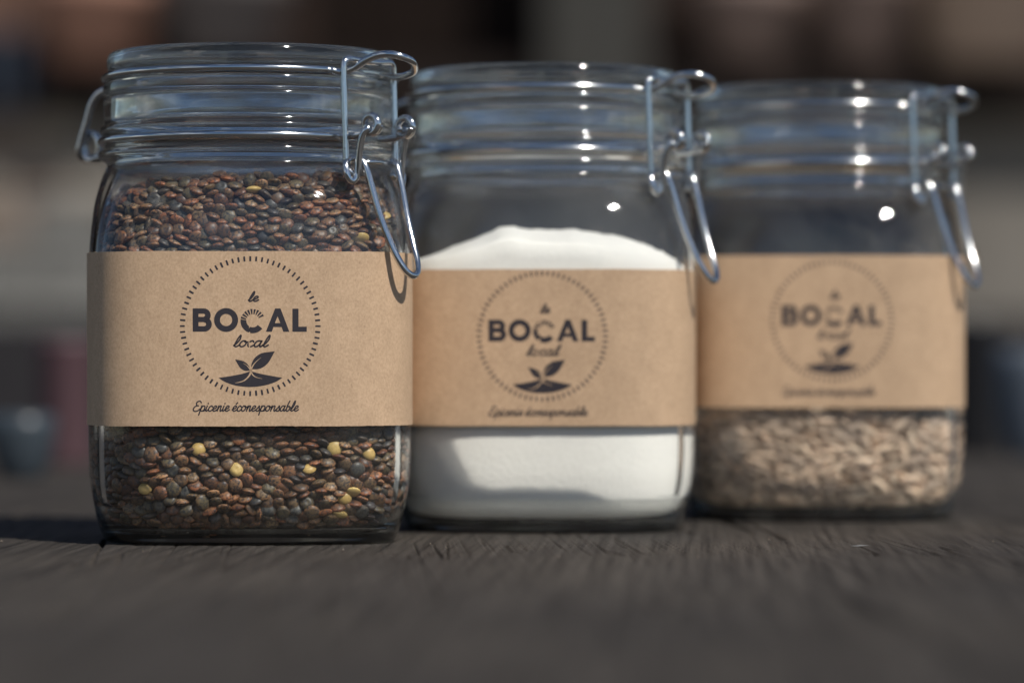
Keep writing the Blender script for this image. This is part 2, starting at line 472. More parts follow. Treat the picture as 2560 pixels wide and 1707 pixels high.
def build_clasp(parent):
    # lid wire: around the groove of the lid, ending in the lifted tab loop at the latch and the hinge arms at the back
    a_end = 0.27; a_h = math.pi - 0.22
    half = ring_arc(47.5, 150.0, a_end, a_h, 70)          # right-hand half, from latch to hinge
    hinge_arm = catmull([half[-1], (9.4, -50.5, 150.0), (9.0, -56, 149.0), (8.8, -61, 147.4), (8.6, -64.2, 144.2), (8.3, -66.6, 139), (8.0, -69.6, 132.5), (7.6, -71.2, 128.5), (5.5, -71.8, 126.4), (0, -71.6, 125.8)], 8)
    lf = half[0]
    loop = catmull([(-lf[0], lf[1], lf[2]), (-10.6, 48.0, 149.3), (-8.6, 51.5, 150.3), (-7.4, 56.0, 152.8), (-6.7, 60.5, 154.2), (-5.2, 64.3, 154.4), (-2.4, 67.0, 153.6),
                    (1.4, 67.6, 152.4), (4.6, 66.0, 150.8), (6.6, 63.4, 149.4), (7.6, 57.5, 148.4), (9.2, 51.8, 148.9), lf], 8)
    right = half + hinge_arm[1:]
    path = right + mirror(right)[1:-1] + loop[:-1]
    tube("lid_wire", [W(*p) for p in path], 1.2 * MM, STEEL, parent, closed=True)
    # neck wire: two halves whose ends are coiled into eyelets at the latch
    for s in (1, -1):
        half = ring_arc(48.7, 129.0, 0.20, math.pi - 0.13, 70)
        coil = []
        cn, ch, cr = 58.9, 132.4, 2.85
        for i in range(30):
            a = R(-115) + i / 29 * R(470)
            coil.append((8.9 - 1.3 * i / 29, cn + cr * math.cos(a), ch + cr * math.sin(a)))
        head = coil[::-1] + [(9.0, 56.0, 129.4), (9.3, 52.2, 129.0)] + half
        eye = []
        for i in range(22):
            a = R(-100) + i / 21 * R(400)
            eye.append((6.1 - 1.4 * i / 21, -67.4 - 3.2 * math.cos(a), 130.0 + 4.4 * math.sin(a)))
        tail = [(6.0, -52, 128.6), (6.0, -58, 127.4), (6.1, -65, 126.2)] + eye
        path = head + tail
        path = catmull([(s * t, n, h) for t, n, h in path], 2)
        tube("neck_wire", [W(*p) for p in path], 1.2 * MM, STEEL, parent)
    # bail: the tall square loop hooked over the tab
    b = [(8.2, 53.2, 117.4), (9.8, 53.6, 116.6), (11.3, 53.0, 117.3), (12.0, 52.0, 119.2), (12.2, 51.6, 124), (12.3, 51.2, 136), (12.3, 50.8, 147), (12.1, 50.8, 151.6), (11.2, 50.9, 153.0), (9.5, 51, 153.4), (4, 51.3, 153.0), (0, 51.4, 152.9)]
    path = catmull(b + mirror(b)[1:], 7)
    tube("bail", [W(*p) for p in path], 1.08 * MM, STEEL, parent)
    # lever: long V handle whose upper ends turn through the bail hooks and hang in the eyelets
    l = [(5.2, 58.6, 131.6), (7.2, 58.8, 131.4), (9.9, 58.6, 131.0), (10.7, 57.2, 128.6), (10.7, 56.0, 123.5), (10.7, 55.4, 118.6), (11.0, 55.0, 116.0), (12.0, 54.5, 114.5), (13.2, 53.9, 115.2), (13.7, 53.3, 117.5),
         (13.1, 52.5, 120.0), (11.0, 52.2, 121.3), (9.0, 53.4, 121.8), (8.1, 55.3, 120.8), (7.7, 57.3, 116.2), (6.8, 60.8, 104.6), (5.6, 64.3, 95.4), (4.6, 66.8, 90.0), (3.2, 68.4, 86.6), (1.6, 69.1, 85.1), (0, 69.3, 84.7)]
    path = catmull(l + mirror(l)[1:], 7)
    tube("lever", [W(*p) for p in path], 1.12 * MM, STEEL, parent)
    tube("lever_cross_bar", [W(8.0, 54.6, 120.6), W(0, 54.6, 121.0), W(-8.0, 54.6, 120.6)], 0.75 * MM, STEEL, parent)

# ------------------------------------------------------------------ paper label
LABEL_A, LABEL_N, LABEL_T = 52.28, 4.2, 0.22
_tab = []
def _label_table():
    s = 0; prev = None
    for i in range(2001):
        ph = -math.pi / 2 + 2 * math.pi * i / 2000
        p = se_pt(LABEL_A, LABEL_N, ph)
        if prev: s += math.hypot(p[0] - prev[0], p[1] - prev[1])
        _tab.append(s); prev = p
_label_table()
PERIM = _tab[-1]
def label_pt(u, h, off=0.0):
    u = u % PERIM
    i = int(np.searchsorted(_tab, u)); i = max(1, min(2000, i))
    f = (u - _tab[i - 1]) / (_tab[i] - _tab[i - 1])
    ph = -math.pi / 2 + 2 * math.pi * (i - 1 + f) / 2000
    x, y = se_pt(LABEL_A + off, LABEL_N, ph)
    return Vector((x, y, h))

def build_label(parent, h0, h1, seed):
    V, F = [], []
    nu, nv = 420, 5
    for side in (0, 1):
        for j in range(nv + 1):
            for i in range(nu):
                u = PERIM * i / nu
                e = noise.noise(Vector((u * .06, seed, j * 0.0))) * 0.14
                fuzz = noise.noise(Vector((u * 2.1, seed, 3))) * (0.16 if j in (0, nv) else 0)
                h = h0 + (h1 - h0) * j / nv + (e if j in (0, nv) else 0) + fuzz
                puff = 0.12 * noise.noise(Vector((u * .05, seed + 3, h * .04)))
                V.append(label_pt(u, h, (LABEL_T if side else 0.0) + puff) * MM)
    m = nu * (nv + 1)
    for j in range(nv):
        for i in range(nu):
            i2 = (i + 1) % nu
            F.append((m + j * nu + i, m + j * nu + i2, m + (j + 1) * nu + i2, m + (j + 1) * nu + i))
            F.append((j * nu + i2, j * nu + i, (j + 1) * nu + i, (j + 1) * nu + i2))
    nb = len(V)
    for row in (0, m, nv * nu, m + nv * nu):
        V += V[row:row + nu]
    for i in range(nu):
        i2 = (i + 1) % nu
        F.append((nb + i, nb + i2, nb + nu + i2, nb + nu + i))
        F.append((nb + 2 * nu + i2, nb + 2 * nu + i, nb + 3 * nu + i, nb + 3 * nu + i2))
    o = mesh_obj("paper_label", V, F, KRAFT, parent)
    o.data.polygons.foreach_set("use_smooth", [True] * (2 * nu * nv) + [False] * (2 * nu))
    return o

# logo drawn in the pixel units of a close look at the label: centre (700, 695), 28.46 px per mm
def poly_circle(cx, cy, r, n=48, a0=0, a1=360):
    return [(cx + r * math.cos(R(a0 + (a1 - a0) * i / n)), cy - r * math.sin(R(a0 + (a1 - a0) * i / n))) for i in range(n + (0 if a1 - a0 == 360 else 1))]

def ribbon(path, w0, w1=None, wm=None):
    """polyline to quads; widths may taper"""
    w1 = w0 if w1 is None else w1
    P = [np.array(p, float) for p in path]; n = len(P)
    Lf, Rt = [], []
    for i in range(n):
        a = P[max(0, i - 1)]; b = P[min(n - 1, i + 1)]
        d = (b - a); d /= (np.linalg.norm(d) + 1e-9)
        nn = np.array([-d[1], d[0]])
        t = i / (n - 1)
        w = (w0 + (w1 - w0) * t) / 2
        if wm: w = (w0 * (1 - t) ** 2 + 2 * wm * t * (1 - t) + w1 * t * t) / 2
        Lf.append(P[i] + nn * w); Rt.append(P[i] - nn * w)
    return [[tuple(Lf[i]), tuple(Lf[i + 1]), tuple(Rt[i + 1]), tuple(Rt[i])] for i in range(n - 1)]

GLYPH = {  # x-height 1, upright; sheared when drawn. (advance, [strokes])
 'l': (0.50, [[(0.02, .18), (.22, .55), (.40, 1.25), (.36, 1.95), (.24, 1.6), (.14, .9), (.10, .3), (.20, 0.0), (.36, .06), (.52, .28)]]),
 'e': (0.66, [[(0.0, .26), (.22, .42), (.46, .62), (.50, .88), (.34, 1.0), (.14, .80), (.08, .42), (.18, .06), (.40, 0.0), (.68, .28)]]),
 'o': (0.74, [[(.46, .98), (.22, .96), (.06, .62), (.08, .22), (.26, 0.0), (.48, .12), (.60, .5), (.54, .86), (.40, .98), (.50, .76), (.80, .80)]]),
 'c': (0.62, [[(.52, .80), (.40, 1.0), (.18, .86), (.06, .44), (.16, .06), (.38, 0.0), (.64, .28)]]),
 'a': (0.82, [[(.60, .86), (.42, 1.0), (.18, .88), (.05, .45), (.14, .05), (.32, 0.02), (.50, .35), (.62, .95)], [(.62, .98), (.56, .45), (.60, .06), (.70, 0.0), (.84, .28)]]),
 'p': (0.78, [[(.14, 1.02), (.10, .3), (.06, -.75)], [(.10, .35), (.22, .85), (.44, 1.0), (.62, .8), (.62, .35), (.44, .02), (.22, .04), (.10, .2)], [(.44, .02), (.62, .04), (.80, .26)]]),
 'i': (0.40, [[(.14, 1.0), (.10, .45), (.12, .08), (.24, 0.0), (.42, .28)], [(.16, 1.42), (.17, 1.50)]]),
 'r': (0.74, [[(.12, 1.0), (.10, .4), (.10, 0.0)], [(.11, .3), (.22, .74), (.36, 1.0), (.50, .90), (.48, .40), (.52, .04), (.62, 0.0), (.78, .28)]]),
 'n': (0.80, [[(.12, 1.0), (.10, .4), (.10, 0.0)], [(.11, .3), (.24, .78), (.44, 1.0), (.56, .84), (.52, .35), (.58, .03), (.68, 0.0), (.82, .28)]]),
 's': (0.58, [[(0.0, .22), (.20, .55), (.36, 1.02), (.40, .70), (.50, .34), (.40, .03), (.18, .0), (.06, .12)], [(.40, .03), (.60, .28)]]),
 'b': (0.70, [[(.26, 1.95), (.14, 1.2), (.10, .4), (.16, .04), (.36, 0.0), (.54, .28), (.54, .72), (.40, .92), (.24, .80)], [(.52, .66), (.74, .62)]]),
 'E': (1.02, [[(.92, 1.62), (.72, 1.90), (.42, 1.85), (.26, 1.50), (.42, 1.10), (.66, 1.02)], [(.50, 1.05), (.20, .86), (.04, .42), (.18, .05), (.48, -.06), (.80, .10), (1.02, .42)]]),
}
def script_text(text, x0, x1, ybase, xh, w, slant=0.36):
    adv = 0; items = []
    for ch in text:
        if ch == ' ':
            adv += 0.42; continue
        g = 'e' if ch == 'é' else ch
        items.append((adv, g, ch)); adv += GLYPH[g][0]
    sx = (x1 - x0) / adv
    quads = []
    for a, g, ch in items:
        strokes = list(GLYPH[g][1])
        if ch == 'é': strokes.append([(.34, 1.34), (.48, 1.62)])
        for st in strokes:
            pts = catmull([(x, y, 0) for x, y in st], 6) if len(st) > 2 else [np.array((*st[0], 0)), np.array((*st[1], 0))]
            pts = [(x0 + a * sx + (p[0] * sx + p[1] * slant * xh), ybase - p[1] * xh) for p in pts]
            quads += ribbon(pts, w)
            for e in (pts[0], pts[-1]): quads.append(poly_circle(e[0], e[1], w / 2, 10))
    return quads

def logo_polys():
    ink, rim = {}, []
    ticks = []
    for i in range(72):
        a = math.pi / 2 + 2 * math.pi * i / 72
        c, s = math.cos(a), math.sin(a)
        r0, r1 = 576 + random.uniform(-2, 2), 621 + random.uniform(-2, 2)
        w = 8.3 + random.uniform(-.6, .6)
        tx, ty = -s, c
        pts = []
        for rr, ww in ((r0, w * .8), (r0 + 4, w), (r1 - 4, w), (r1, w * .7)):
            pts.append((700 + rr * c + tx * ww, 695 - (rr * s + ty * ww)))
        for rr, ww in ((r1, w * .7), (r1 - 4, w), (r0 + 4, w), (r0, w * .8)):
            pts.append((700 + rr * c - tx * ww, 695 - (rr * s - ty * ww)))
        ticks.append(pts)
    ink["printed_tick_ring"] = ticks
    L = []
    # B, built from bars and bowls
    def rect(x0, y0, x1, y1): return [(x0, y0), (x1, y0), (x1, y1), (x0, y1)]
    def sector(cx, cy, ri, ro, a0, a1, n=30, ry=1.0):
        out = []
        for i in range(n):
            A, B = R(a0 + (a1 - a0) * i / n), R(a0 + (a1 - a0) * (i + 1) / n)
            out.append([(cx + ri * math.cos(A), cy - ri * ry * math.sin(A)), (cx + ro * math.cos(A), cy - ro * ry * math.sin(A)), (cx + ro * math.cos(B), cy - ro * ry * math.sin(B)), (cx + ri * math.cos(B), cy - ri * ry * math.sin(B))])
        return out
    L += [rect(192, 538, 243, 745), rect(243, 538, 290, 585), rect(243, 613, 290, 660), rect(243, 696, 294, 745)]
    L += sector(290, 599, 12.5, 61, -78, 90, 24, 1.0) + sector(294, 678.5, 16.5, 66.5, -90, 62, 24, 1.0)
    L += [[(290, 613), (302, 602), (322, 642), (310, 668), (294, 662), (290, 660)]]
    L += sector(487, 641, 54, 106, 0, 360, 64)
    L += sector(722, 650, 56, 108, 172, 322, 44)
    for k in range(9):
        a = R(163 - k * 16.6)
        c, s = math.cos(a), math.sin(a)
        for_w0, for_w1 = 4.6, 10.0
        r0 = 60; r1 = 108 - (k % 2) * 2
        L.append([(722 + r0 * c - s * for_w0, 650 - (r0 * s + c * for_w0)), (722 + r1 * c - s * for_w1, 650 - (r1 * s + c * for_w1)),
                  (722 + r1 * c + s * for_w1, 650 - (r1 * s - c * for_w1)), (722 + r0 * c + s * for_w0, 650 - (r0 * s - c * for_w0))])
    # A
    L += [[(920, 538), (942, 538), (942, 607), (918, 668), (905, 703), (891, 745), (838, 745)], [(942, 538), (968, 538), (1046, 745), (992, 745), (978, 703), (966, 668), (942, 607)], rect(905, 668, 979, 703)]
    L += [rect(1073, 540, 1127, 745), rect(1127, 700, 1200, 745)]
    ink["printed_shop_name"] = L
    S = script_text("le", 680, 768, 474, 44, 14.5) + script_text("local", 548, 852, 878, 52, 14.5)
    ink["printed_script_words"] = S
    ink["printed_tagline"] = script_text("Epicerie écoresponsable", 190, 1122, 1450, 46, 11.5, 0.30)
    P = []
    top = [p[:2] for p in catmull([(420, 1155, 0), (520, 1140, 0), (620, 1121, 0), (676, 1104, 0), (704, 1097, 0), (735, 1104, 0), (790, 1119, 0), (890, 1138, 0), (985, 1155, 0)], 6)]
    bot = [p[:2] for p in catmull([(420, 1155, 0), (480, 1192, 0), (560, 1220, 0), (640, 1233, 0), (704, 1236, 0), (770, 1232, 0), (850, 1217, 0), (925, 1191, 0), (985, 1155, 0)], 6)]
    P += [[tuple(top[i]), tuple(top[i + 1]), tuple(bot[i + 1]), tuple(bot[i])] for i in range(len(top) - 1)]
    def leaf(up, lo):
        a = [p[:2] for p in catmull([(x, y, 0) for x, y in up], 6)]; b = [p[:2] for p in catmull([(x, y, 0) for x, y in lo], 6)]
        n = min(len(a), len(b))
        return [[tuple(a[i]), tuple(a[i + 1]), tuple(b[i + 1]), tuple(b[i])] for i in range(n - 1)]
    P += leaf([(917, 919), (860, 926), (795, 938), (740, 978), (712, 1030), (709, 1062)], [(917, 919), (893, 965), (860, 1020), (815, 1060), (765, 1078), (709, 1078)])
    P += leaf([(567, 992), (600, 997), (645, 1010), (680, 1038), (702, 1078)], [(567, 992), (588, 1030), (615, 1070), (655, 1092), (698, 1090)])
    ink["printed_seedling"] = P
    cut = []
    def cs(pts, a, b, m=None): cut.extend(ribbon([p[:2] for p in catmull([(x, y, 0) for x, y in pts], 6)], a, b, m))
    cs([(708, 1072), (706, 1100), (688, 1140), (648, 1178), (604, 1194), (566, 1200)], 20, 2, 12)
    cs([(706, 1094), (722, 1128), (754, 1150), (806, 1163)], 13, 2, 8)
    cs([(704, 1095), (722, 1050), (752, 1012), (796, 974)], 15, 1.5, 7)
    cs([(706, 1092), (690, 1068), (668, 1044), (636, 1024)], 11, 1.5, 6)
    return ink, cut
random.seed(11)
INK_POLYS, CUT_POLYS = logo_polys()

def print_mesh(name, polys, mat, parent, hc, off, u0=0.0, rot=0.0):
    bm = bmesh.new()
    cr, sr = math.cos(rot), math.sin(rot)
    for pl in polys:
        vs = []
        for (X, Y) in pl:
            u = (X - 700) / 28.46; v = (695 - Y) / 28.46
            vs.append(bm.verts.new((u * cr - v * sr, u * sr + v * cr, 0)))
        try: bm.faces.new(vs)
        except ValueError: pass
    bmesh.ops.triangulate(bm, faces=[f for f in bm.faces if len(f.verts) > 4])
    for k in range(-11, 12):
        g = list(bm.verts) + list(bm.edges) + list(bm.faces)
        bmesh.ops.bisect_plane(bm, geom=g, dist=1e-6, plane_co=(k * 2.2, 0, 0), plane_no=(1, 0, 0))
    for f in bm.faces:
        if f.normal.z < 0: f.normal_flip()
    for v in bm.verts:
        u, w = v.co.x + u0, v.co.y
        h = hc + w
        puff = 0.12 * noise.noise(Vector(((u % PERIM) * .05, PRINT_SEED[0] + 3, h * .04)))
        v.co = label_pt(u, h, LABEL_T + off + puff) * MM
    me = bpy.data.meshes.new(name); bm.to_mesh(me); bm.free()
    me.materials.append(mat)
    return link(name, me, parent)
PRINT_SEED = [0]

def make_jar(name, loc, face_rot, latch_rot, label_h, logo_dh, seed, label_text, u0=0.0):
    root = empty(name, loc, R(face_rot))
    tag(root, label_text, "glass jar", "clip-top glass jars in a row on the wooden table")
    body = build_glass_body(root, BODY_GLASS if seed == 1.0 else DUST_HAZE_GLASS)
    lid = build_lid(root)
    clasp = empty("wire_clasp", (0, 0, 0), R(latch_rot - face_rot)); clasp.parent = root
    build_clasp(clasp)
    lab = build_label(root, label_h[0], label_h[1], seed)
    hc = label_h[0] + logo_dh
    PRINT_SEED[0] = seed
    for k, pl in INK_POLYS.items():
        print_mesh(k, pl, INK, lab, hc, 0.035, u0)
    print_mesh("printed_stem_lines", CUT_POLYS, KRAFT, lab, hc, 0.06, u0)
    return root

def PX(px, z): return (px - 1280) / FPX * z
J1 = (PX(626, 1.15), 1.15, 0); J2 = (PX(1362, 1.225), 1.225, 0); J3 = (PX(2047, 1.305), 1.305, 0)
JARS = [
    make_jar("clip_top_jar", J1, 4.2, 52, (37.4, 92.1), 31.3, 1.0, "sharp front jar of dark brown lentils with a kraft paper label, leftmost on the table"),
    make_jar("clip_top_jar", J2, -2.5, 55, (36.1, 88.4), 29.9, 2.0, "middle jar holding white flour heaped up behind its kraft paper label", 0.9),
    make_jar("clip_top_jar", J3, -2.3, 48.5, (41.0, 95.4), 31.0, 3.0, "blurred rearmost jar of pale sunflower seeds, at the right end of the row", 2.2),
]

# ------------------------------------------------------------------ contents
def fill_mesh(name, top, mat, loc, rot, gap=0.12, seg=160, nr=40, hb=5.9, bump=0.0):
    """a body of powder that fills the jar up to top(x, y)"""
    V, F = [], []
    hs = [3.6, 7.2, 8.5, 10, 12, 15, 19, 24, 30, 40, 50, 60, 70, 76, 80, 84, 88, 92, 96, 100, 104]
    ph = phis(seg)
    def rim(p):
        h = 90.0
        for _ in range(12):
            a, n = inner_at(h); x, y = se_pt(a - gap, n, p); h = top(x, y)
        return h
    rh = [rim(p) for p in ph]
    nl = 28
    for j in range(nl + 1):
        for k, p in enumerate(ph):
            t = j / nl
            h = 3.7 + (rh[k] - 3.7) * (t ** 1.5)
            a, n = inner_at(h); x, y = se_pt(a - gap, n, p)
            V.append((x, y, h))
    for j in range(nl):
        for k in range(seg):
            k2 = (k + 1) % seg
            F.append((j * seg + k, j * seg + k2, (j + 1) * seg + k2, (j + 1) * seg + k))
    base = nl * seg
    last = base
    for i in range(1, nr):
        s = 1 - i / nr
        st = len(V)
        for k, p in enumerate(ph):
            x, y = V[base + k][0] * s, V[base + k][1] * s
            V.append((x, y, top(x, y)))
        for k in range(seg):
            k2 = (k + 1) % seg
            F.append((last + k, last + k2, st + k2, st + k))
        last = st
    c = len(V); V.append((0, 0, top(0, 0)))
    for k in range(seg): F.append((last + k, last + (k + 1) % seg, c))
    c = len(V); V.append((0, 0, 3.6))
    for k in range(seg): F.append((k, c, (k + 1) % seg))
    o = mesh_obj(name, [Vector(v) * MM for v in V], F, mat)
    o.location = loc; o.rotation_euler = (0, 0, rot)
    return o

def flour_top(x, y):
    h = float(np.interp(x, [-50, -39, -29.5, -19.3, -13.5, -9.5, -4.6, 4.2, 11.5, 24.7, 36.5, 47], [89.5, 93, 96.7, 100.4, 102.9, 103.2, 102.2, 101.7, 102.2, 100.2, 96.7, 91]))
    d = y + 37
    h -= (0.035 * d * d if d < 0 else 0.16 * d)
    h = max(h, 76)
    h += 0.5 * noise.noise(Vector((x * .12, y * .12, 1))) + 0.45 * noise.noise(Vector((x * .6, y * .6, 4))) + 0.25 * noise.noise(Vector((x * 1.7, y * 1.7, 8)))
    return h

FLOUR = simple("white_flour", (0.87, 0.835, 0.77), rough=0.9, bump=0.00022, scale=900, var=0.04, spec=0.1)
flour = fill_mesh("flour", flour_top, FLOUR, J2, R(-2.5))
tag(flour, "white flour heaped inside the middle jar", "flour", kind="stuff")

# ------------------------------------------------------------------ table
def vnoise(x, y, seed):
    """smooth value noise on arrays"""
    xi, yi = np.floor(x).astype(np.int64), np.floor(y).astype(np.int64)
    fx, fy = x - xi, y - yi
    fx, fy = fx * fx * (3 - 2 * fx), fy * fy * (3 - 2 * fy)
    def hsh(a, b):
        v = (a * 374761393 + b * 668265263 + seed * 974634777) & 0xffffffff
        v = ((v ^ (v >> 13)) * 1274126177) & 0xffffffff
        return ((v ^ (v >> 16)) & 0xffff) / 65535.0
    return (hsh(xi, yi) * (1 - fx) + hsh(xi + 1, yi) * fx) * (1 - fy) + (hsh(xi, yi + 1) * (1 - fx) + hsh(xi + 1, yi + 1) * fx) * fy

def build_tabletop():
    xs = np.concatenate([np.linspace(-1.3, -0.26, 60)[:-1], np.arange(-0.26, 0.26, 0.00042), np.linspace(0.26, 1.3, 60)])
    ys = np.concatenate([np.linspace(0.12, 0.9, 130)[:-1], np.linspace(0.9, 1.045, 60)[:-1], np.arange(1.045, 1.16, 0.0007), np.linspace(1.16, 1.45, 120)[1:], np.linspace(1.45, 2.35, 60)[1:]])
    X, Yg = np.meshgrid(xs, ys)
    u = (X * math.cos(R(3)) + Yg * math.sin(R(3))) * 1000      # across the grain, mm
    v = (Yg * math.cos(R(3)) - X * math.sin(R(3))) * 1000
    wv = vnoise(u / 30, v / 300, 3) * 6
    uu = u + wv
    g = vnoise(uu / 0.9, v / 120, 1) * .5 + vnoise(uu / 2.6, v / 330, 2) * .9 + vnoise(uu / 0.45, v / 40, 5) * .15
    ridge = np.abs(vnoise(uu / 5.2, v / 420, 7) - .5) * 2          # long splits along the grain
    crack = np.clip((0.055 - ridge) / 0.055, 0, 1) * np.clip((vnoise(uu / 30, v / 120, 9) - .52) * 6, 0, 1)
    chk = np.abs(vnoise(uu / 1.8, v / 160, 11) - .5) * 2
    crack2 = np.clip((0.07 - chk) / .07, 0, 1) * np.clip((vnoise(uu / 12, v / 45, 12) - .55) * 8, 0, 1)
    pit = np.clip(vnoise(u / 1.6, v / 2.4, 13) - .86, 0, 1) * 2
    Z = -(0.50 - g * .36) * 1.0 - crack * 2.0 - crack2 * 0.9 - pit * .7 + (vnoise(u / 60, v / 90, 17) - 1) * .25
    Z = (Z - np.percentile(Z, 97)) * MM
    ny, nx = X.shape
    V = np.stack([X, Yg, Z], -1).reshape(-1, 3)
    I = np.arange(ny * nx).reshape(ny, nx)
    F = np.stack([I[:-1, :-1], I[:-1, 1:], I[1:, 1:], I[1:, :-1]], -1).reshape(-1, 4)
    loop = list(I[0, :]) + list(I[1:, -1]) + list(I[-1, -2::-1]) + list(I[-2:0:-1, 0])
    base = len(V); B = V[loop].copy(); B[:, 2] = -0.045
    n = len(loop); loop = np.array(loop); k = np.arange(n); k2 = (k + 1) % n
    F2 = np.stack([loop[k2], loop[k], base + k, base + k2], -1)
    c = base + n
    V = np.vstack([V, B, [[0, 1.2, -0.045]]])
    F3 = np.stack([base + k2, base + k, np.full(n, c), np.full(n, c)], -1)
    me = np_mesh("tabletop", V, np.vstack([F, F2]), WOOD)
    return link("tabletop", me)
tb = build_tabletop()
tag(tb, "dark weathered wooden tabletop carrying the three jars", "table")
